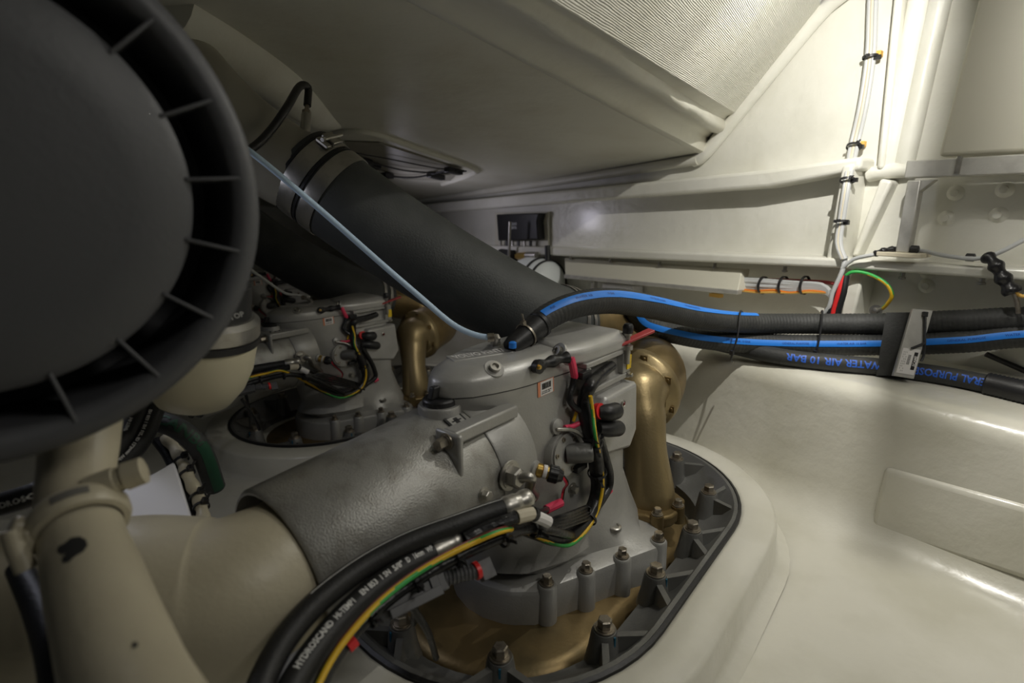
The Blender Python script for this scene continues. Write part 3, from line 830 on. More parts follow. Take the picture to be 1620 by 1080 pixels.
g = M(); g.cyl(e0-(e1-e0).normalized()*0.004, e0+(e1-e0).normalized()*0.008, 0.0082, n=16); g.build('lock_ring', DULL, parent=vf)

# ------------------------------------------------------------------ water hoses with blue stripe
def ribbed(name, pts, r, label, n=22, amp=0.022, pitch=0.010, tap=None):
    P = spl(pts, 0.0032); pa = Path(P); m = M()
    rr = [r*(1+amp*math.sin(2*PI*pa.l[i]/pitch))*(tap(pa.l[i]) if tap else 1) for i in range(len(P))]
    m.tube(P, rr, n)
    o = thing(name, P[len(P)//2], label, 'hose', None)
    m.build('hose_wall', RUBBER, parent=o, ang=80)
    return o, pa
R1 = 0.0295
h1 = [at(836, 527, 1.035), at(868, 500, 1.06), at(915, 481, 1.10), at(970, 476, 1.19), at(1030, 485, 1.32), at(1110, 503, 1.47), at(1180, 511, 1.54), at(1270, 512, 1.55), at(1400, 512, 1.48), at(1520, 508, 1.38), at(1680, 506, 1.26)]
TAP = lambda d: 0.84+0.16*min(1, d/0.35)
h1.append(h1[-1]*2-h1[-2]+NT*0.25)
wh1, P1 = ribbed('water_hose', h1, R1, 'upper black water hose arching from the pod top, blue stripe on its arch', tap=TAP)
def stripe(root, pa, d0, d1, r, a0, a1, words, size, phi, direction=1):
    m = M(); path_strip(m, pa, d0, d1, r*1.02, a0, a1); m.build('blue_stripe', BLUE, parent=root)
    if words:
        for wd_, dd in words:
            m = M(); path_text(m, pa, wd_, size, dd, r*1.02+0.0012, phi, direction)
            m.build('stripe_lettering', NAVY, parent=root)
sd0 = P1.near(at(858, 508, 1.05)); sd1 = P1.near(at(1195, 512, 1.54))
# stripe turns over the top towards the right
m = M(); nst = 60; rings = []
def s1phi(u): return 0.40+0.75*u
for i in range(nst+1):
    u = i/nst; d = sd0+(sd1-sd0)*u; c = s1phi(u)
    tp = TAP(d); a = [P1.surf(d, R1*tp*1.03+0.0004, c-0.30+0.60*j/5) for j in range(6)]; b = [P1.surf(d, R1*tp*0.96, c+0.30-0.60*j/5) for j in range(6)]
    rings.append(a+b)
m.loft(rings); m.build('blue_stripe', BLUE, parent=wh1)
ln = sd1-sd0
for wd_, uu in (('AIR', 0.02), ('WATER AIR', 0.09), ('10 BAR', 0.20), ('WATER AIR 10 BAR', 0.42), ('GENERAL PURPOSE', 0.62)):
    m = M(); path_text(m, P1, wd_, 0.0085, sd0+ln*uu, R1*TAP(sd0+ln*uu)*1.03+0.0012, s1phi(uu+0.04)-0.02)
    m.build('stripe_lettering', NAVY, parent=wh1)
# black end sleeve of hose 1 where it meets the pod
sl = thing('hose_sleeve', at(826, 537, 1.02), 'smooth black rubber sleeve joining upper water hose to the pod top', 'sleeve')
sA = at(806, 550, 0.995); sB = at(866, 503, 1.06)
g = M(); g.tube([sA, sA.lerp(sB, 0.1), sA.lerp(sB, 0.72), sA.lerp(sB, 0.74), sA.lerp(sB, 0.8)], [0.0150, 0.0185, 0.0245, 0.0268, 0.0272], 28); g.build('sleeve_body', BLACK, parent=sl)
g = M(); sp_ = Path(spl([sA, sB], 0.01)); tie(g, sp_, sp_.l[-1]*0.42, 0.0225, 0.004, 0.9); g.build('sleeve_band', DULL, parent=sl)
g = M(); g.lathe([(0.007, -0.006), (0.007, 0.004), (0.004, 0.006)], at(811, 545, 0.975), UP, 14); g.build('blue_cap', BLUE, parent=sl)
h2 = [at(1002, 484, 1.50), at(1022, 513, 1.52), at(1080, 530, 1.54), at(1150, 540, 1.56), at(1250, 545, 1.55), at(1400, 545, 1.48), at(1520, 540, 1.38), at(1680, 530, 1.26)]
h2.append(h2[-1]*2-h2[-2]+NT*0.25)
wh2, P2 = ribbed('water_hose', h2, R1, 'lower black water hose with the long blue stripe running to the right edge')
d0_ = P2.near(h2[0]); stripe(wh2, P2, 0.0, P2.l[-1], R1, -0.16, 0.40, [('WATER AIR 10 BAR', P2.near(at(1140, 540, 1.56))), ('GENERAL PURPOSE', P2.near(at(1230, 545, 1.56))), ('WATER AIR 10 BAR', P2.near(at(1320, 545, 1.52))), ('GENERAL PURPOSE', P2.near(at(1500, 540, 1.40))), ('WATER', P2.near(at(1590, 536, 1.33)))], 0.0085, 0.12)
h3 = [at(1120, 540, 1.66)]+[onz(x, y, LT+0.024) for x, y in ((1225, 562), (1300, 572), (1390, 580), (1480, 592), (1560, 607), (1680, 634))]
h3.append(h3[-1]*2-h3[-2]+NT*0.25)
P3l = spl(h3, 0.006); P3 = Path(P3l)
wh3 = thing('water_hose', h3[4], 'lowest black hose on the ledge, printed upside down in blue letters', 'hose')
g = M(); g.tube(P3l, 0.0225, 20); g.build('hose_wall', RUBBER, parent=wh3)
g = M(); path_text(g, P3, 'GENERAL PURPOSE', 0.026, P3.near(onz(1604, 616, LT+0.024)), 0.023, 0.10, -1, 0.0007, gap=0.86)
g.build('blue_lettering', BLUED, parent=wh3); g = M(); path_text(g, P3, 'WATER AIR 10 BAR', 0.028, P3.near(onz(1394, 580, LT+0.024)), 0.023, 0.10, -1, 0.0007, gap=0.92)
g.build('blue_lettering', BLUED, parent=wh3)
# corrugated sleeve lumps at the right end
g = M(); P = [P3.at(P3.near(onz(1558, 607, LT+0.024))+i*0.004)[0] for i in range(140)]
g.tube(P, [0.026+0.0025*(i % 2) for i in range(140)], 20); o = g.build('corrugated_sleeve', BLACK, ang=80)
tag(o, 'corrugated black sleeve over the lowest hose at the right edge', 'sleeve')
for i, (a_, b_) in enumerate((((1560, 560), (1680, 612)), ((1590, 556), (1700, 590)))):
    g = M(); g.tube(spl([at(*a_, 1.42), at(*b_, 1.36)], 0.02), 0.007, 10); o = g.build('black_rod', BLACK)
    tag(o, ('lower' if i == 0 else 'upper')+' thin black rod slanting behind the hoses at the right edge', 'rod')
# ties round both hoses
for i, (x, dd) in enumerate(((1163, 1.53), (1287, 1.53))):
    g = M(); pa_ = at(x+8 if i == 0 else x+14, 494, dd-0.03); pb2 = at(x-6 if i == 0 else x+2, 566, dd-0.035)
    g.tube(spl([at(x+12, 494, dd+0.02), pa_, at(x+(4 if i == 0 else 10), 530, dd-0.045), pb2, at(x-4, 572, dd+0.01)], 0.01), 0.0026, 8)
    g.box(at(x-5 if i == 0 else x+3, 558, dd-0.043), NT*0.005, UP*0.006, NA*0.004)
    o = g.build('cable_tie', BLACK)
    tag(o, 'black cable tie around both striped hoses, %s' % ('left of two, nearer the red lever' if i == 0 else 'right of two, nearer the metal strip'), 'cable tie', 'ties on the striped hoses')
# rubber wrap and metal retaining strip
rw = M(); q = [(1398, 498), (1452, 496), (1436, 540), (1420, 590), (1386, 588), (1390, 545)]
rings = []
for u in range(11):
    y = 494+u*(594-494)/10; xl = 1402-u*1.6; xr = 1452-u*2.2; bul = 0.012*math.sin(u/10*PI)
    rings.append([at(xl, y, 1.400-bul), at((xl+xr)/2, y, 1.378-bul), at(xr, y, 1.358-bul), at(xr, y, 1.364-bul), at((xl+xr)/2, y, 1.384-bul), at(xl, y, 1.406-bul)])
rw.loft(rings); o = rw.build('rubber_wrap', RUBBER, ang=60)
tag(o, 'dark rubber wrap around the hoses just left of the metal strip', 'wrap')
ms = thing('retaining_strip', at(1430, 598, 1.32), 'grey metal strip with barcode label clamping the hoses to the ledge', 'metal strip')
qa, qb, qc, qd = at(1413, 594, 1.345), at(1446, 599, 1.337), at(1476, 491, 1.337), at(1444, 488, 1.347)
nrm = (qb-qa).cross(qd-qa).normalized()
if nrm.dot(CAM-qa) < 0: nrm = -nrm
g = M(); g.prism([qa, qb, qc, qd], -nrm*0.009); g.build('strip_body', ALU, parent=ms, bevel=0.001)
lx = (qb-qa).normalized(); ly = ((qd-qa)+(qc-qb)).normalized(); ly = (ly-lx*ly.dot(lx)).normalized()
def on_strip(u, v): return (qa.lerp(qb, u)).lerp(qd.lerp(qc, u), v)+nrm*0.0008
g = M()
g.prism([on_strip(0.08, 0.05), on_strip(0.93, 0.05), on_strip(0.93, 0.42), on_strip(0.08, 0.42)], nrm*0.0004, 0)
g.prism([on_strip(0.68, 0.12)+nrm*0.0006, on_strip(0.86, 0.12)+nrm*0.0006, on_strip(0.86, 0.375)+nrm*0.0006, on_strip(0.68, 0.375)+nrm*0.0006], nrm*0.0003, 1)
for k in range(9):
    v0 = 0.19+k*0.016; g.prism([on_strip(0.42, v0)+nrm*0.0006, on_strip(0.56, v0)+nrm*0.0006, on_strip(0.56, v0+0.008)+nrm*0.0006, on_strip(0.42, v0+0.008)+nrm*0.0006], nrm*0.0003, 1)
up_ = (on_strip(0.5, 0.5)-on_strip(0.5, 0.1)).normalized(); sx_ = nrm.cross(up_)
flat_text(g, 'SCAME', 0.0085, on_strip(0.845, 0.245)+nrm*0.0012, up_, -sx_ if sx_.dot(lx) > 0 else sx_, 0.0002, mi=0)
for k in range(3):
    for j in range(9):
        if (j*7+k*3) % 5 == 0: continue
        v0 = 0.08+j*0.034; u0 = 0.16+0.075*k
        g.prism([on_strip(u0, v0)+nrm*0.0006, on_strip(u0+0.035, v0)+nrm*0.0006, on_strip(u0+0.035, v0+0.020)+nrm*0.0006, on_strip(u0, v0+0.020)+nrm*0.0006], nrm*0.0002, 2)
g.build('barcode_label', [LABELW, BLACK, ALU], parent=ms)
g = M(); k0 = on_strip(0.62, 0.93); k1 = on_strip(0.98, 0.52); k2 = on_strip(0.42, 0.42)
g.tube([k0+nrm*0.004, k1+nrm*0.004], 0.0032, 8); g.tube([k1+nrm*0.005, k2+nrm*0.006], 0.0032, 8); g.box(k0+nrm*0.004, lx*0.005, ly*0.006, nrm*0.004)
g.tube(spl([k1+nrm*0.004, k1+lx*0.004-ly*0.03, k1-ly*0.045], 0.01), 0.003, 8)
g.build('cable_tie', BLACK, parent=ms)

# ------------------------------------------------------------------ hydraulic hoses
fer0, fer1 = at(842, 784, 0.782), at(806, 799, 0.760)
hh1 = [at(842, 785, 0.782), at(806, 800, 0.760), at(770, 812, 0.745), at(720, 830, 0.72), at(650, 856, 0.69), at(580, 893, 0.655), at(510, 945, 0.61), at(455, 1005, 0.57), at(418, 1070, 0.535), at(395, 1140, 0.50)]
HP = spl(hh1, 0.006); HPA = Path(HP)
hy1 = thing('hydraulic_hose', HP[20], 'upper plain black hydraulic hose from the steel elbow along the shaft tube', 'hose')
i0 = HPA.near(at(808, 799, 0.761))
g = M(); g.tube([p for i, p in enumerate(HP) if HPA.l[i] > i0-0.005], 0.0140, 20); g.build('hose_wall', HYD, parent=hy1)
g = M(); P = [HPA.at(i0-0.038+k*0.004)[0] for k in range(13)]; g.tube(P, [0.0100, 0.0140, 0.0150, 0.0150, 0.0150, 0.0135, 0.0135, 0.0150, 0.0150, 0.0150, 0.0155, 0.0155, 0.0145], 22); g.build('steel_ferrule', STEEL, parent=hy1)
g = M(); path_strip(g, HPA, i0+0.01, HPA.l[-1]*0.72, 0.0141, 0.98, 1.04, 0.0003); g.build('white_line', WPRINT, parent=hy1)
hh2 = [at(760, 836, 0.745), at(728, 852, 0.725), at(690, 871, 0.705), at(640, 897, 0.675), at(585, 937, 0.64), at(530, 990, 0.60), at(485, 1048, 0.56), at(455, 1100, 0.53), at(440, 1160, 0.50)]
HP2 = spl(hh2, 0.005); HPB = Path(HP2)
hy2 = thing('hydraulic_hose', HP2[20], 'lower black hydraulic hose lettered in white along its length', 'hose')
i1 = HPB.near(at(690, 871, 0.705))
g = M(); g.tube([p for i, p in enumerate(HP2) if HPB.l[i] > i1-0.004], 0.0146, 20); g.build('hose_wall', HYD, parent=hy2)
g = M(); P = [HPB.at(max(0, i1-0.05+k*0.005))[0] for k in range(12)]; g.tube(P, [0.008, 0.008, 0.010, 0.013, 0.0148, 0.0148, 0.0135, 0.0148, 0.0148, 0.0155, 0.0155, 0.0148], 22); g.build('steel_ferrule', STEEL, parent=hy2)
g = M(); stt = HPB.near(at(470, 1066, 0.55)); enn = i1+0.004
words = [('HYDROSCAND', (459, 1062, .550), (513, 985, .597)), ('HI-TEMP1', (517, 979, .601), (553, 943, .623)), ('EN 853', (559, 938, .627), (590, 915, .644)), ('1 SN', (595, 911, .647), (613, 899, .658)), ('5/8"', (618, 897, .661), (632, 888, .669)), ('ID', (636, 886, .672), (645, 881, .677)), ('16mm', (651, 878, .681), (665, 871, .690)), ('WP', (671, 868, .693), (681, 864, .699))]
for wd_, p0_, p1_ in words:
    s0_ = HPB.near(at(*p0_)); s1_ = HPB.near(at(*p1_)); vs, fs = text_geo(wd_, 0.0104, 0.00030, fine=True)
    xm = max(v.x for v in vs); kx = (s0_-s1_)/xm
    g = M(); g.add([HPB.surf(s0_-v.x*kx, 0.0150, 0.42+(v.y-0.0036)/0.0150) for v in vs], fs)
    g.build('white_lettering', WPRINT, parent=hy2)


# ------------------------------------------------------------------ wiring harness with green-yellow earth wire
har = thing('wiring_harness', at(948, 760, 0.80), 'black wiring harness with a yellow green wire clipped along the nearest pod', 'wiring')
def wire(name, pts, r, m_, root, n=10, step=0.006):
    g = M(); P = spl(pts, step); g.tube(P, r, n); g.build(name, m_, parent=root); return Path(P)
main = [sp(968, 578, 0.016), sp(950, 592, 0.026), sp(934, 610, 0.03), sp(924, 634, 0.036), sp(928, 665, 0.044), sp(938, 700, 0.055), sp(944, 740, 0.06), sp(946, 775, 0.052), sp(936, 808, 0.055), sp(915, 838, 0.06), sp(885, 852, 0.075), sp(850, 842, 0.09), sp(815, 828, 0.10)]
MP = wire('loom', main, lambda u: 0.0105+0.0045*math.sin(min(1, u*1.3)*PI*0.75), TAPE, har, 14)
lower = [sp(905, 846, 0.066), at(868, 836, 0.83), at(835, 836, 0.79), at(800, 846, 0.75), at(740, 872, 0.72), at(680, 905, 0.69), at(620, 945, 0.66), at(560, 1000, 0.62), at(515, 1065, 0.58), at(490, 1130, 0.55)]
LP_ = wire('loom', lower, 0.0085, TAPE, har, 12)
side2 = [sp(948, 690, 0.03), sp(958, 725, 0.045), sp(964, 750, 0.045), sp(962, 772, 0.035), sp(945, 800, 0.05), sp(925, 825, 0.055)]
wire('loom', side2, 0.009, TAPE, har, 12)
ew = [sp(934, 626, 0.055), sp(938, 655, 0.065), sp(942, 690, 0.075), sp(950, 730, 0.082), sp(953, 770, 0.077), sp(944, 810, 0.075), sp(925, 842, 0.078), sp(900, 862, 0.08), sp(868, 857, 0.10), sp(835, 842, 0.12), at(802, 838, 0.735), at(745, 860, 0.70), at(690, 888, 0.672), at(640, 920, 0.645), at(590, 962, 0.61), at(540, 1020, 0.575), at(505, 1080, 0.545), at(485, 1140, 0.52)]
P = spl(ew, 0.004); EW = Path(P)
g = M()
def tw(i, j):
    u = i/len(P); ph = (j/12*2*PI+0.6+1.5*math.sin(u*13.0)+0.9*math.sin(u*29)) % (2*PI)
    return 0 if ph < PI*1.05 else 1
g.tube(P, 0.0038, 12, True, 0, tw); g.build('earth_wire', [YELLOW, GREEN], parent=har, ang=80)
rp = [p-(p-CAM).normalized()*(-0.004)+UP*0.0045 for p in P[20:]]
g = M(); g.tube(rp, 0.0022, 6); g.build('red_brown_wire', mat('brown_wire', (0.20, 0.03, 0.02), 0.4), parent=har)
# cable ties along the harness
for q_, rr_ in ((sp(944, 690, 0.07), 0.016), (sp(947, 711, 0.07), 0.016), (sp(948, 752, 0.07), 0.0175), (sp(934, 818, 0.065), 0.017)):
    d_ = MP.near(q_); g = M(); tie(g, MP, d_, rr_, 0.0045, 0.2); g.build('cable_tie', BLACK, parent=har)
for x, y, dd, rr_ in ((843, 846, 0.80, 0.013), (795, 846, 0.75, 0.014), (720, 880, 0.71, 0.013), (655, 921, 0.68, 0.013), (585, 978, 0.64, 0.013)):
    d_ = LP_.near(at(x, y, dd)); g = M(); tie(g, LP_, d_, rr_, 0.0045, -0.4); g.build('cable_tie', BLACK, parent=har)
# branches: pink sleeve to the upper plug, black plug on the cover edge
pk = [sp(886, 572, 0.02), sp(900, 569, 0.022), sp(906, 578, 0.022), sp(909, 592, 0.022)]
wire('pink_sleeve', [sp(903, 566, 0.021), sp(906, 578, 0.022), sp(909, 596, 0.022)], 0.0072, PINK, har)
wire('branch', [sp(909, 592, 0.022), sp(906, 610, 0.022), sp(901, 630, 0.022), sp(908, 643, 0.026), sp(922, 652, 0.036)], 0.0062, TAPE, har)
g = M(); a_ = sp(848, 580, 0.012); b_ = sp(872, 572, 0.014); c_ = sp(898, 565, 0.02)
g.tube(spl([a_, b_, c_], 0.004), lambda u: 0.0095+0.0020*math.sin(u*14), 16); g.lathe([(0.012, -0.006), (0.012, 0.006), (0.008, 0.007)], sp(851, 580, 0.016), outn(868, 600), 20)
g.build('cover_plug', BLACK, parent=har)
g = M(); g.hexbolt(sp(851, 580, 0.023), outn(868, 600), 0.0035, 0.002, True); g.build('plug_screw', BRASS, parent=har)
wire('yellow_wire', [sp(917, 640, 0.020), sp(912, 652, 0.019), sp(907, 666, 0.012)], 0.0032, YELLOW, har)
wire('pink_wire', [sp(893, 676, 0.018), sp(906, 674, 0.022), sp(919, 668, 0.03)], 0.0048, PINK, har)
# plug in the frame window: orange seal and brass tip
g = M(); a_ = sp(948, 590, 0.014); b_ = sp(966, 580, 0.010); g.cyl(a_, b_, 0.0085, n=18); g.build('window_plug', BLACK, parent=har)
g = M(); b2 = a_.lerp(b_, 0.4); g.tube([b2, a_.lerp(b_, 0.62)], 0.0093, 16); g.build('orange_seal', ORANGE, parent=har)
g = M(); g.cyl(b_, b_+A*0.012, 0.004, n=10); g.build('brass_tip', STEEL, parent=har)
g = M(); g.box(sp(925, 592, 0.006), A*0.016, U*0.006, UP*0.007); g.build('flat_plug', BLACK, parent=har, bevel=0.001)
# red heat-shrink, cream sleeve, white tape
wire('red_sleeve', [sp(864, 806, 0.062), sp(874, 801, 0.058), sp(887, 795, 0.05)], 0.0082, PINK, har)
wire('branch', [at(838, 822, 0.775), at(852, 812, 0.79), sp(866, 805, 0.062)], 0.0052, TAPE, har)
wire('cream_sleeve', [at(817, 818, 0.748), at(832, 814, 0.757), at(842, 812, 0.764)], 0.0098, CREAM, har)
wire('white_tape', [at(846, 816, 0.77), at(856, 820, 0.778), at(868, 826, 0.786)], 0.0088, LABELW, har)
wire('black_ring', [at(842, 812, 0.764), at(847, 814, 0.768)], 0.0104, BLACK, har)
wire('pink_sleeve', [sp(957, 782, 0.022), sp(965, 774, 0.022)], 0.0075, PINK, har)
wire('branch', [at(816, 818, 0.748), at(790, 826, 0.738), at(760, 838, 0.727), at(735, 852, 0.715)], 0.0092, TAPE, har)
for k in range(5):
    wire('loose_wire', [sp(930+k*3, 800+k*4, 0.05), at(900-k*4, 812+k*6, 0.86+0.004*k), at(872-k*3, 822+k*4, 0.83), at(852-k*2, 838+k*2, 0.805)], 0.0034, TAPE, har, 8)
# grey in-line connector, ribbed coil with red seal, red shrink
gc = thing('inline_connector', at(660, 930, 0.68), 'grey in-line plug with ribbed grommet and red seal below lettered hose', 'connector')
ca, cb_ = at(607, 962, 0.655), at(703, 915, 0.70)
cd = (cb_-ca).normalized(); cs = cd.cross((CAM-ca).normalized()).normalized(); cf = cs.cross(cd)
g = M(); g.box(ca.lerp(cb_, 0.5), cd*((cb_-ca).length*0.5), cs*0.0135, cf*0.009); g.build('plug_body', GREYP, parent=gc, bevel=0.002)
g = M(); g.box(ca.lerp(cb_, 0.45)+cs*0.010+cf*0.004, cd*0.035, cs*0.006, cf*0.010); g.box(ca.lerp(cb_, 0.80)+cf*0.008, cd*0.006, cs*0.014, cf*0.004); g.build('plug_latch', GREYP, parent=gc, bevel=0.001)
g = M(); P = [cb_.lerp(at(752, 903, 0.715), k/24) for k in range(25)]; g.tube(P, [0.009+0.0015*(k % 3 == 0) for k in range(25)], 16); g.build('ribbed_grommet', GREYP, parent=gc)
g = M(); q = at(754, 902, 0.716); g.lathe([(0.007, -0.004), (0.0118, -0.003), (0.0118, 0.003), (0.007, 0.004)], q, cd, 20); g.build('red_seal', RED, parent=gc)
g = M(); g.box(at(768, 900, 0.725), cd*0.010, cs*0.013, cf*0.007); g.build('socket_plate', GREYP, parent=gc, bevel=0.001)
g = M(); g.tube(spl([ca, at(592, 968, 0.648), at(575, 985, 0.635), at(545, 1018, 0.61)], 0.006), 0.003, 8); g.build('red_wire', RED, parent=gc)
wire('red_shrink', [at(562, 1012, 0.612), at(550, 1024, 0.605)], 0.0075, RED, gc)
for a_, b_ in (((648, 880), (655, 985)), ((652, 960), (690, 1040))):
    wire('drop_wire', [at(*a_, 0.70), at((a_[0]+b_[0])/2+6, (a_[1]+b_[1])/2, 0.73), at(*b_, 0.78)], 0.005, TAPE, gc, 8)

# ------------------------------------------------------------------ the second and third pod in the row
LB2 = {pod: ('second silver drive pod, half hidden behind the exhaust hose', 'third and farthest drive pod, beyond the beige bowl'),
       el: ('bronze exhaust elbow of the second pod, left of the nearest pod cover', 'bronze exhaust elbow of the farthest pod'),
       exh: ('dark exhaust hose to the second pod, under the nearest exhaust hose', None),
       har: ('black wiring harness with red sleeves on the second pod', 'black wiring on the farthest pod'),
       hy1: ('upper hydraulic hose of the second pod', None), gc: ('grey in-line plug below the second pod', None),
       vf: ('steel vent fitting on the second pod cover', None), c4: ('steel clamp on the hose end at the second bronze elbow', None), c3: ('steel clamp next to the hose on the second exhaust hose end', None)}
for o, (l2, l3) in LB2.items():
    if l2: copy_tree(o, T2, l2)
    if l3: copy_tree(o, T3, l3)
for T_ in (T2, T3):
    r_ = rim1.copy(); COL.objects.link(r_); r_.location = V(rim1.location)+T_
g = M(); q = fb+T2+UP*0.02
g.tube(spl([at(380, 415, 1.75), at(420, 443, 1.85), at(450, 463, 1.92), q+V((-0.04, -0.02, 0.012)), q], 0.02), 0.005, 10); o = g.build('vent_tube', GWIRE)
tag(o, 'thin grey tube running to the second pod behind the dark disc', 'tube')

# ------------------------------------------------------------------ big dark round cover in the left foreground
dc = at(-90, 288, 0.36); da = ((CAM-dc).normalized()*0.9+V((0.05, -0.1, 0.05))).normalized()
KR = 0.36*490/850*0.985
dr = thing('round_cover', dc-da*0.1, 'big dark ribbed round plastic cover filling the upper left foreground', 'cover')
g = M(); k = KR/0.196
g.lathe([(0.0, 0.0), (0.10*k, -0.001), (0.136*k, -0.004), (0.144*k, -0.010), (0.146*k, -0.085), (0.160*k, -0.090), (0.171*k, -0.085), (0.173*k, -0.008), (0.176*k, -0.003), (0.183*k, 0.0), (0.190*k, -0.0015), (0.195*k, -0.005), (0.197*k, -0.010), (0.197*k, -0.030), (0.188*k, -0.034), (0.185*k, -0.10)], dc, da, 96)
g.build('dished_disc', DISC, parent=dr, ang=40)
ax, e_, b_ = perp(da)
rt_ = V((1, 0, 0)); rt_ = (rt_-ax*rt_.dot(ax)).normalized(); upd = ax.cross(rt_)
if upd.z < 0: upd = -upd
for i in range(18):
    th = math.radians(4+20*i); r0 = rt_*math.cos(th)+upd*math.sin(th); tt = ax.cross(r0)
    g = M(); p0 = dc+r0*0.139*k; p1 = dc+r0*0.181*k
    g.loft([[p0-tt*0.002-ax*0.058, p0+tt*0.002-ax*0.058, p0+tt*0.0016-ax*0.005, p0-tt*0.0016-ax*0.005], [p1-tt*0.002-ax*0.04, p1+tt*0.002-ax*0.04, p1+tt*0.0016-ax*0.0005, p1-tt*0.0016-ax*0.0005]])
    g.build('radial_rib', DISC, parent=dr, bevel=0.001)

# ------------------------------------------------------------------ beige bowl with clamp
bc = at(312, 528, 0.74); sw = 0.74/850
ba = (UP*0.97+V((0.20, -0.05, 0))).normalized()
bw = thing('filter_bowl', bc-ba*0.105, 'beige rounded filter bowl with steel clamp below the dark disc', 'filter bowl')
g = M(); g.lathe([(0.004, -0.112), (0.030, -0.110), (0.048, -0.100), (0.064, -0.075), (0.073, -0.045), (0.076, -0.012), (0.076, 0.0)], bc, ba, 44); g.build('bowl', BOWL, parent=bw, ang=70)
g = M(); g.lathe([(0.0765, -0.006), (0.079, -0.005), (0.079, 0.004), (0.0765, 0.005)], bc, ba, 44, caps=False); g.build('seal_band', BLACK, parent=bw)
g = M(); g.lathe([(0.077, 0.006), (0.0785, 0.007), (0.0775, 0.026), (0.070, 0.032), (0.066, 0.032)], bc, ba, 44); g.build('steel_clamp', STEEL, parent=bw)
g = M(); g.lathe([(0.066, 0.030), (0.064, 0.075), (0.058, 0.082), (0.03, 0.083)], bc, ba, 36); g.build('black_head', BLACK, parent=bw)
g = M(); q = bc+ba*0.030+V((0.02, -0.076, -0.008)); g.tube(spl([q+V((-.02, 0, .012)), q+V((.005, -.012, .012)), q+V((.01, -.012, -.012)), q+V((-.012, -.008, -.014))], 0.004), 0.0035, 8); g.build('clamp_latch', BRASS, parent=bw)
hv = at(372, 492, 0.68)
g = M(); ex_ = V((0.94, 0.2, 0.28)).normalized(); ey_ = UP-ex_*UP.dot(ex_); ey_.normalize()
flat_text(g, 'TOP', 0.009, at(376, 503, 0.665), ex_, ey_, 0.0002); g.build('head_lettering', WPRINT, parent=bw)

# ------------------------------------------------------------------ beige engine pipes, lower left
bp = thing('beige_engine_pipe', at(300, 1000, 0.55), 'fat beige painted pipe entering the silver shaft tube, lower left', 'pipe')
g = M(); seg_tube(g, [L(-0.52, 0, 0.258), L(-0.72, 0, 0.241), at(395, 930, 0.655), at(320, 955, 0.635), at(210, 958, 0.62), at(60, 975, 0.60), at(-150, 990, 0.58)], [0.088, 0.090, 0.092, 0.099, 0.100, 0.096, 0.09], 44)
g.build('pipe_body', BEIGE, parent=bp, ang=70)
vp = thing('beige_coolant_pipe', at(200, 1080, 0.38), 'upright beige painted pipe with flange clamp at the lower left corner', 'pipe')
vpp = [at(265, 1230, 0.31), at(200, 1070, 0.37), at(160, 950, 0.415), at(133, 860, 0.455), at(125, 822, 0.47)]
g = M(); seg_tube(g, vpp, [0.038, 0.0350, 0.0332, 0.0305, 0.0300], 40); g.build('lower_pipe', BEIGE, parent=vp, ang=70)
up_p = [at(125, 822, 0.47), at(122, 785, 0.485), at(123, 742, 0.50), at(128, 700, 0.515), at(140, 640, 0.54)]
g = M(); seg_tube(g, up_p, [0.0300, 0.0300, 0.0300, 0.031, 0.030], 36); g.build('upper_pipe', BEIGE, parent=vp, ang=70)
VPT = (vpp[4]-vpp[3]).normalized(); vax = (VPT+V((-0.06, 0, 0))).normalized()
g = M(); cq = at(126, 824, 0.466)
g.lathe([(0.030, -0.011), (0.0345, -0.010), (0.0375, -0.004), (0.0375, 0.004), (0.0345, 0.010), (0.030, 0.011)], cq, vax, 44, caps=False); g.build('flange_clamp', BEIGE, parent=vp)
g = M(); a_ = at(62, 852, 0.46); g.cyl(at(70, 842, 0.45), at(16, 832, 0.435), 0.009, n=16); g.box(at(44, 852, 0.44), V((0.008, 0, 0)), V((0, 0.008, 0)), V((0, 0, 0.011))); g.build('clamp_lug', BEIGE, parent=vp, bevel=0.002)
g = M(); g.tube(spl([at(18, 838, 0.43), at(26, 866, 0.43), at(42, 902, 0.43)], 0.006), 0.0075, 14); g.build('clamp_lever', BEIGE, parent=vp)
g = M(); na_, nb_ = at(160, 768, 0.475), at(190, 757, 0.48); nd = (nb_-na_).normalized()
g.lathe([(0.012, -0.01), (0.0125, 0.012), (0.0105, 0.013), (0.0105, 0.018), (0.0125, 0.019), (0.0122, 0.034), (0.009, 0.035)], na_, nd, 24); g.build('side_nipple', BEIGE, parent=vp)
g = M(); cp_, tp_ = [], []
e9 = vax.cross(V((1, 0, 0))).normalized(); e8 = e9.cross(vax)
if (CAM-cq).dot(e9) < 0: e9 = -e9
for i in range(9):
    th = math.radians(-4+6*i); dr_ = e9*math.cos(th)+V((1, 0, 0))*math.sin(th); dr_ = (dr_-vax*dr_.dot(vax)).normalized()
    cp_.append(cq+dr_*0.0381-vax*0.0045); tp_.append(cq+dr_*0.0381+vax*0.0035)
g.loft([cp_, tp_], False, False, closed=False); g.build('clamp_slot', mat('grey_slot', (0.16, 0.155, 0.14), 0.5), parent=vp)  # flat grey slot patch on the clamp face
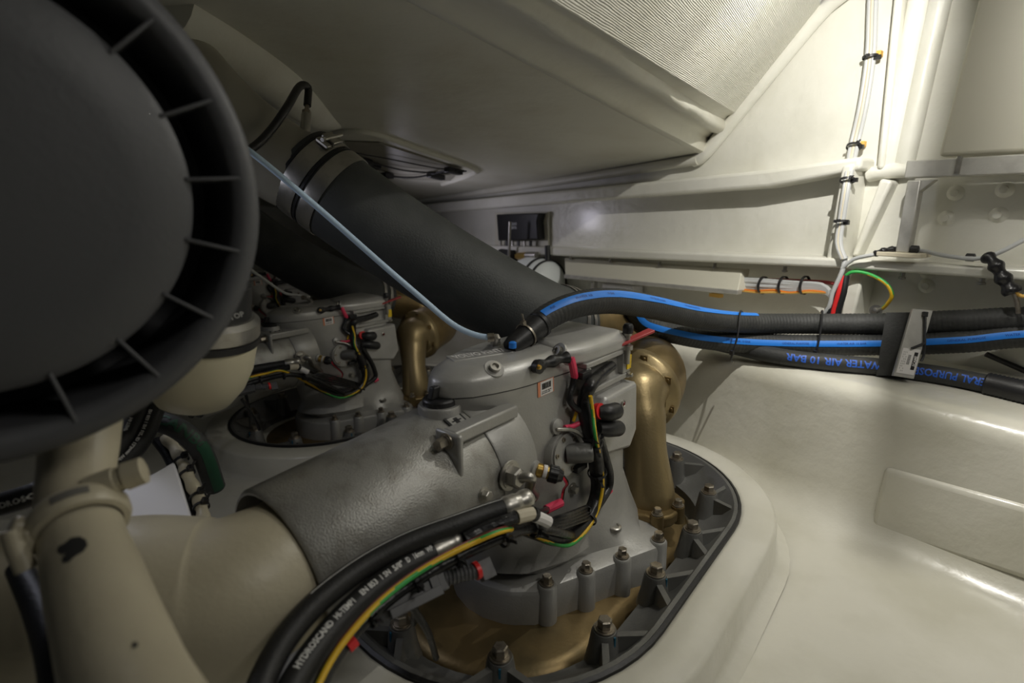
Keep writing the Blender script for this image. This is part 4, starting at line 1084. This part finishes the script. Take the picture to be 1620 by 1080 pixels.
# bare dark patches where the paint is missing, wrapped on the pipe
def patch(cx, cy, pts, trail, dep):
    lm = M(); seg_tube(lm, vpp, [0.038, 0.0350, 0.0332, 0.0305, 0.0300], 40); tr = lm.bvh()
    poly = []
    for x, y in pts:
        h = tr.ray_cast(CAM, ray(x, y).normalized())
        if h[0]: poly.append(h[0]-ray(x, y).normalized()*0.0008)
    if len(poly) < 3: return
    g = M(); c = tr.ray_cast(CAM, ray(cx, cy).normalized())[0]-ray(cx, cy).normalized()*0.0008
    n = len(poly); g.add([c]+poly, [[0, 1+i, 1+(i+1) % n] for i in range(n)]); g.build('bare_patch', CHIP, parent=vp)
patch(115, 866, [(90, 872), (92, 864), (103, 858), (112, 850), (126, 848), (136, 853), (139, 862), (132, 872), (118, 880), (108, 889), (99, 890), (98, 882), (104, 875), (97, 877)], 0, 0)
patch(213, 1019, [(208, 1020), (211, 1015), (217, 1015), (219, 1020), (215, 1024), (210, 1024)], 0, 0)
g = M(); g.tube(spl([at(30, 900, 0.50), at(62, 960, 0.46), at(88, 1020, 0.42), at(110, 1100, 0.38)], 0.01), lambda u: 0.010+0.006*u, 16); o = g.build('dark_hose', HYD)
tag(o, 'short dark hose behind the upright beige pipe, lower left edge', 'hose')

# ------------------------------------------------------------------ white tray, hoses and loom left of the tube
wt = M(); q = [at(150, 800, 0.78), at(275, 729, 0.86), at(305, 826, 0.80), at(180, 850, 0.74)]
n_ = (q[1]-q[0]).cross(q[3]-q[0]).normalized()
if n_.dot(CAM-q[0]) < 0: n_ = -n_
wt.prism(q, -n_*0.05); o = wt.build('white_box', TRAYW, bevel=0.003)
tag(o, 'plain white box under the beige pipe nipple, left of the shaft tube', 'box')
gh_ = [at(200, 640, 0.86), at(248, 664, 0.86), at(285, 680, 0.86), at(318, 712, 0.88), at(340, 770, 0.93)]
GP = spl(gh_, 0.006); GA = Path(GP)
gr = thing('coolant_hose', gh_[2], 'black hose with green lettering curving below the beige bowl', 'hose')
g = M(); g.tube(GP, 0.0165, 18); g.build('hose_wall', RUBBER, parent=gr)
g = M(); path_text(g, GA, 'SCANBO', 0.024, GA.near(at(250, 664, 0.86)), 0.017, 0.25, 1, 0.0006, gap=0.9); g.build('green_lettering', DGREEN, parent=gr)
g = M(); path_strip(g, GA, GA.near(at(312, 703, 0.87)), GA.l[-1]*0.98, 0.0166, -0.2, 0.9); g.build('green_band', DGREEN, parent=gr)
for i, (pts, lab, tx) in enumerate((([at(262, 600, 0.82), at(243, 652, 0.80), at(226, 692, 0.78), at(196, 728, 0.76), at(150, 765, 0.74), at(60, 800, 0.72)], 'black hose with a line of small white print beside the beige nipple', 'EN 853 1 SN 1/2" ID 12.5mm WP'),
                                    ([at(230, 610, 0.80), at(212, 665, 0.78), at(190, 702, 0.76), at(150, 740, 0.74), at(60, 775, 0.72)], 'black hose left of the white printed one, mostly hidden by dark disc', 'HI-TEMP'))):
    HPp = spl(pts, 0.006); pa_ = Path(HPp); r_ = thing('printed_hose', pts[2], lab, 'hose')
    g = M(); g.tube(HPp, 0.0135, 16); g.build('hose_wall', HYD, parent=r_)
    g = M(); path_text(g, pa_, tx, 0.0058, pa_.near(pts[1]), 0.0139, 0.35, 1, 0.0003); g.build('white_lettering', WPRINT, parent=r_)
hl = thing('printed_hose', at(20, 796, 0.6), 'black hose lettered in white at the left edge above the clamp', 'hose')
lp = spl([at(-60, 812, 0.60), at(20, 792, 0.60), at(70, 776, 0.61), at(130, 760, 0.64)], 0.006); la_ = Path(lp)
g = M(); g.tube(lp, 0.013, 16); g.build('hose_wall', HYD, parent=hl)
g = M(); path_text(g, la_, 'HYDROSCAND', 0.0085, la_.near(at(3, 797, 0.60)), 0.0134, -0.1, 1, 0.0002); g.build('white_lettering', WPRINT, parent=hl)
lm = thing('beige_loom', at(300, 760, 0.86), 'beige taped wire loom with black ties beside the white box', 'wiring')
lpts = [at(262, 690, 0.90), at(282, 718, 0.89), at(300, 758, 0.87), at(318, 800, 0.84), at(326, 850, 0.80)]
g = M(); P = spl(lpts, 0.006); g.tube(P, lambda u: 0.0095+0.0012*math.sin(u*40), 12); g.build('loom_tape', BEIGE, parent=lm); LPA = Path(P)
g = M(); g.tube([p+V((-0.018, 0, -0.006)) for p in P], 0.007, 10); g.build('black_wire', TAPE, parent=lm)
for f_ in (0.25, 0.38, 0.62, 0.72):
    g = M(); tie(g, LPA, LPA.l[-1]*f_, 0.0105, 0.004, 0.5); g.build('cable_tie', BLACK, parent=lm)

# ------------------------------------------------------------------ things on the transom
cbx = thing('control_box', on(820, 362, D0-0.05), 'black control box on a pale plate, on the wall behind the exhaust hose', 'control box')
g = M(); g.prism([on(783, 336, D0-0.02), on(867, 335, D0-0.02), on(867, 389, D0-0.02), on(783, 387, D0-0.02)], NA*0.012); g.build('back_plate', TANKB, parent=cbx)
g = M(); g.prism([on(785, 339, D0-0.07), on(852, 337, D0-0.07), on(849, 350, D0-0.07), on(851, 379, D0-0.07), on(788, 381, D0-0.07)], NA*0.05); g.build('case', BLACK, parent=cbx, bevel=0.006)
for i in range(6):
    x = 792+i*9.5; g = M(); g.cyl(on(x, 381, D0-0.05), on(x, 392, D0-0.05), 0.008, n=10); g.build('cable_plug', GREYP if i % 2 else STEEL, parent=cbx)
g = M(); a_ = on(803, 356, D0-0.0715); b_ = on(822, 356, D0-0.0715); exx = (b_-a_).normalized(); flat_text(g, 'VOLVO', 0.020, on(812, 356, D0-0.0712), exx, UP, 0.0006); g.build('case_lettering', GWIRE, parent=cbx)
g = M(); flat_text(g, 'PENTA', 0.020, on(812, 362, D0-0.0712), exx, UP, 0.0006); g.build('case_lettering', GWIRE, parent=cbx)
g = M(); g.tube([on(807, 351, D0-0.16), on(804, 440, D0-0.16)], 0.008, 12); o = g.build('steel_rod', STEEL); tag(o, 'thin upright steel rod in front of the black control box', 'rod')
tk = thing('white_tank', on(853, 440, D0-0.16), 'white rounded tank with two black straps behind the exhaust hose', 'tank')
tc_ = on(850, 446, D0-0.13); tr_ = 0.125
prf = [(0.003, -0.170)]+[(tr_*math.sin(t_*PI/2/8), -0.06-0.11*math.cos(t_*PI/2/8)) for t_ in range(1, 9)]+[(tr_*math.cos(t_*PI/2/8), 0.05+0.09*math.sin(t_*PI/2/8)) for t_ in range(0, 8)]+[(0.003, 0.14)]
g = M(); g.lathe(prf, tc_, NT, 40); g.build('tank_body', TANKW, parent=tk, ang=80)
for h_ in (0.035, 0.085):
    g = M(); rr_ = tr_+0.001 if h_ < 0.05 else tr_*0.93; g.lathe([(rr_, h_-0.008), (rr_+0.004, h_-0.008), (rr_+0.004, h_+0.008), (rr_, h_+0.008)], tc_, NT, 40, caps=False); g.build('strap', BLACK, parent=tk)
g = M(); g.cyl(on(866, 388, D0-0.13), on(867, 412, D0-0.13), 0.014, n=12); g.build('strap_anchor', BLACK, parent=tk)
pm = thing('tank_pump', on(815, 405, D0-0.15), 'black pump with brass fitting left of the white tank', 'pump')
g = M(); g.lathe([(0.02, -0.10), (0.035, -0.09), (0.035, 0.03), (0.02, 0.035)], on(808, 405, D0-0.13), NT, 20); g.build('pump_body', BLACK, parent=pm)
g = M(); g.cyl(on(818, 405, D0-0.13), on(834, 404, D0-0.13), 0.018, n=6); g.build('brass_fitting', BRASS, parent=pm)
g = M(); g.cyl(on(834, 404, D0-0.13), on(850, 404, D0-0.13), 0.020, n=14); g.build('outlet_fitting', STEEL, parent=pm)
tr = thing('cable_trunking', on(1030, 440, D0-0.1), 'long cream cable cover with grey lower lip under the shelf', 'cable cover')
g = M(); g.prism([on(893, 408, D0-0.08), on(1174, 427, D0-0.08), on(1167, 461, D0-0.13), on(894, 436, D0-0.13)], NA*0.05); g.build('cover_plate', TANKB, parent=tr, bevel=0.003)
g = M(); g.prism([on(892, 434, D0-0.135), on(1167, 459, D0-0.135), on(1166, 466, D0-0.135), on(892, 440, D0-0.135)], NA*0.03); g.build('lower_lip', ALU, parent=tr, bevel=0.002)
g = M(); g.box(on(1133, 467, D0-0.10), NT*0.022, NA*0.012, UP*0.006); o = g.build('amber_foam', AMBER); tag(o, 'amber foam lump stuck below the right end of the cable cover', 'foam')
jb = thing('junction_box', on(975, 460, D0-0.05), 'white junction box under the cable cover, behind the striped hose', 'junction box')
g = M(); g.prism([on(951, 447, D0-0.08), on(1001, 452, D0-0.08), on(1001, 492, D0-0.08), on(951, 488, D0-0.08)], NA*0.07); g.build('box_body', TRAYW, parent=jb, bevel=0.008)
g = M(); g.box(on(1005, 466, D0-0.05), NT*0.014, NA*0.01, UP*0.012); g.build('cable_gland', GREYP, parent=jb)
g = M(); g.box(on(940, 452, D0-0.09), NT*0.010, NA*0.012, UP*0.03); o = g.build('grey_clip', ALU, bevel=0.002); tag(o, 'small grey clip left of the white junction box', 'clip')
# grey cable bundle leaving the trunking
cbn = thing('cable_bundle', on(1240, 452, D0-0.07), 'grey cable bundle with black ties between cable cover and post', 'cables')
for i in range(5):
    oy = (i-2)*3.4; g = M()
    g.tube(spl([on(1150, 447+oy, D0-0.07), on(1200, 449+oy, D0-0.07-0.004*(i % 2)), on(1260, 453+oy*0.9, D0-0.07), on(1300, 456+oy*0.8, D0-0.08), on(1313, 464+oy*0.5, D0-0.09)], 0.02), 0.0072, 10); g.build('grey_cable', GWIRE, parent=cbn)
for i in range(2):
    g = M(); g.tube(spl([on(1165+i*6, 457+i*2, D0-0.085), on(1195, 460+i*2, D0-0.085), on(1225, 459+i*3, D0-0.085), on(1250, 463, D0-0.085), on(1280, 460+i*2, D0-0.085), on(1312, 463, D0-0.09)], 0.02), 0.004, 8); g.build('orange_wire', ORANGE if i == 0 else AMBER, parent=cbn)
for x in (1207, 1239, 1273):
    g = M(); a_ = on(x, 451, D0-0.07); g.lathe([(0.028, -0.004), (0.031, -0.004), (0.031, 0.004), (0.028, 0.004)], a_, NT, 20, caps=False); g.build('cable_tie', BLACK, parent=cbn)
g = M(); g.tube(spl([on(1180, 441, D0-0.05), on(1260, 444, D0-0.05), on(1310, 447, D0-0.06), on(1330, 452, D0-0.1)], 0.02), 0.006, 8); g.build('red_wire', DRED, parent=cbn)
# battery cables down the corner post
rb = thing('battery_cables', on(1325, 470, D0-0.12), 'red and black battery cables running down behind the striped hoses', 'cables')
for i, (m_, dx) in enumerate(((RED, 0), (BLACK, -7), (BLACK, 7))):
    g = M(); g.tube(spl([on(1336+dx*0.4, 436, D0-0.13), on(1328+dx, 462, D0-0.14), on(1320+dx, 490, D0-0.14), on(1316+dx, 515, D0-0.14)], 0.02), 0.0085, 10); g.build('cable', m_, parent=rb)
g = M(); g.tube(spl([on(1338, 405, D0-0.13), on(1332, 430, D0-0.14), on(1318, 462, D0-0.145), on(1312, 485, D0-0.145), on(1300, 500, D0-0.14)], 0.02), 0.0065, 10); g.build('grey_cable', GWIRE, parent=rb)
# grey cable run down the corner
cr_ = thing('cable_run', on(1360, 180, D0-0.04), 'three grey cables tied down the white corner, upper right', 'cables')
RUN = []
for i in range(3):
    ox = (i-1)*5.0
    pts = [on(1383+ox, -60, D0-0.02), on(1380+ox, 20, D0-0.02), on(1377+ox, 90, D0-0.025), on(1366+ox, 165, D0-0.025), on(1351+ox, 232, D0-0.03), on(1341+ox*0.6, 285, D0-0.11), on(1331+ox*0.5, 350, D0-0.12), on(1327+ox*0.5, 385, D0-0.13), on(1335+ox*0.4, 410, D0-0.14)]
    P = spl(pts, 0.02); g = M(); g.tube(P, 0.0065, 10); g.build('grey_cable', GWIRE if i != 1 else CREAM, parent=cr_)
    if i == 1: RUN = Path(P)
for x, y, dd in ((1377, 93, D0-0.025), (1351, 233, D0-0.03), (1341, 285, D0-0.11), (1328, 352, D0-0.12)):
    q = on(x, y, dd); d_ = RUN.near(q); g = M(); tie(g, RUN, d_, 0.019, 0.007, -0.3); g.box(q+NT*0.018, NT*0.008, NA*0.006, UP*0.006); g.build('cable_tie', BLACK, parent=cr_)
for x, y in ((1388, 86), (1362, 228)):
    g = M(); g.box(on(x, y, D0-0.015), NT*0.012, NA*0.01, UP*0.008); g.build('tie_mount', AMBER, parent=cr_, bevel=0.002)
# wire along the shelf with taped joints
sw_ = thing('shelf_wire', on(1500, 405, D0-0.12), 'thin grey wire with black taped joints along the right shelf', 'wire')
g = M(); g.tube(spl([on(1332, 425, D0-0.14), on(1350, 410, D0-0.14), on(1385, 402, D0-0.14), on(1420, 396, D0-0.10), on(1460, 397, D0-0.10), on(1500, 405, D0-0.12), on(1560, 407, D0-0.13), on(1640, 370, D0-0.11), on(1700, 350, D0-0.1)], 0.02), 0.0055, 10); g.build('grey_wire', GWIRE, parent=sw_)
g = M(); g.tube(spl([on(1383, 402, D0-0.14), on(1400, 396, D0-0.13), on(1424, 393, D0-0.11)], 0.006), lambda u: 0.008+0.002*math.sin(u*20), 12); g.build('tape_wrap', TAPE, parent=sw_)
for x, y in ((1447, 394), (1535, 407)):
    g = M(); g.lathe([(0.006, -0.01), (0.010, -0.008), (0.010, 0.008), (0.006, 0.01)], on(x, y, D0-0.115), NT, 12); g.build('wire_clip', BLACK, parent=sw_)
tj = thing('taped_joint', on(1590, 440, D0-0.15), 'lumpy black taped wire joint hanging from the shelf, right edge', 'wire joint')
g = M(); g.tube(spl([on(1560, 405, D0-0.14), on(1572, 415, D0-0.15), on(1586, 438, D0-0.15), on(1603, 464, D0-0.15)], 0.005), lambda u: 0.013+0.004*u+0.003*math.sin(u*22), 14); g.build('tape_wrap', TAPE, parent=tj)
g = M(); g.tube(spl([on(1603, 462, D0-0.15), on(1609, 478, D0-0.15), on(1611, 496, D0-0.15)], 0.01), 0.005, 8); g.build('brown_wire', DULL, parent=tj)
g = M(); g.tube(spl([on(1604, 460, D0-0.15), on(1616, 468, D0-0.15), on(1640, 470, D0-0.15)], 0.01), 0.004, 8); g.build('orange_wire', AMBER, parent=tj)
# loose earth wire with ring terminal
ew_ = thing('earth_cable', on(1400, 460, D0-0.09), 'loose green yellow earth wire with ring terminal above the hoses', 'wire')
P = spl([on(1334, 470, D0-0.12), on(1335, 445, D0-0.12), on(1345, 431, D0-0.12), on(1370, 432, D0-0.11), on(1400, 447, D0-0.11), on(1411, 466, D0-0.11), on(1404, 480, D0-0.10), on(1396, 488, D0-0.09)], 0.008)
g = M(); g.tube(P, 0.0052, 12, True, 0, lambda i, j: 0 if (j+i//4) % 12 < 5 else 1); g.build('earth_wire', [YELLOW, GREEN], parent=ew_, ang=80)
g = M(); q = on(1386, 491, D0-0.09); g.lathe([(0.008, 0), (0.017, 0), (0.017, 0.003), (0.008, 0.003)], q, -NA, 20, caps=False); g.hexbolt(q, -NA, 0.009, 0.006); g.cyl(on(1396, 487, D0-0.09), on(1390, 490, D0-0.092), 0.006, n=10); g.build('ring_terminal', STEEL, parent=ew_)

# ------------------------------------------------------------------ recessed hatch in the ceiling with wires
g = M(); hp = [(512, 232), (524, 214), (546, 206), (590, 208), (650, 229), (748, 264), (742, 276), (700, 290)]
hq = [cp(x, y)+cn*0.004 for x, y in hp]
g.tube(spl(hq, 0.03), 0.013, 12); g.build('hatch_lip', CEILM, parent=ceil)
g = M(); hq2 = [cp(x, y)+cn*0.003 for x, y in ((545, 222), (600, 224), (730, 266), (712, 284), (640, 282), (560, 250))]
g.prism(hq2, cn*0.004); g.build('hatch_shade_panel', PIPEP, parent=ceil)  # darker panel stands in for the shade inside the hatch recess
hwz = thing('hatch_wiring', cp(640, 260)+cn*0.02, 'black wires with plugs clipped in the ceiling hatch above exhaust hose', 'wiring')
for pts, r_ in (([(530, 236), (580, 247), (640, 262), (700, 266), (738, 263)], 0.004), ([(540, 229), (620, 244), (690, 258), (735, 262)], 0.003), ([(560, 262), (620, 272), (660, 273), (705, 262)], 0.005), ([(530, 240), (565, 256), (612, 270)], 0.004)):
    g = M(); g.tube(spl([cp(x, y)+cn*0.022 for x, y in pts], 0.02), r_, 8); g.build('black_wire', BLACK, parent=hwz)
for x, y, lx_ in ((592, 254, 0.03), (613, 270, 0.03), (690, 271, 0.05), (572, 246, 0.05), (718, 262, 0.045)):
    g = M(); c_ = cp(x, y)+cn*0.024; dx_ = (cp(x+20, y+5)-cp(x, y)).normalized(); g.box(c_, dx_*lx_, dx_.cross(cn)*0.018, cn*0.012); g.build('wire_plug', BLACK, parent=hwz, bevel=0.003)
# far side of the room
rows = [[W3(a, -5.5, z) for z in (CAM.z-1.0, CAM.z+0.5, CAM.z+2.0)] for a in (-2.0, 0.0, D0)]
grid('wall_left', rows, WHITE)
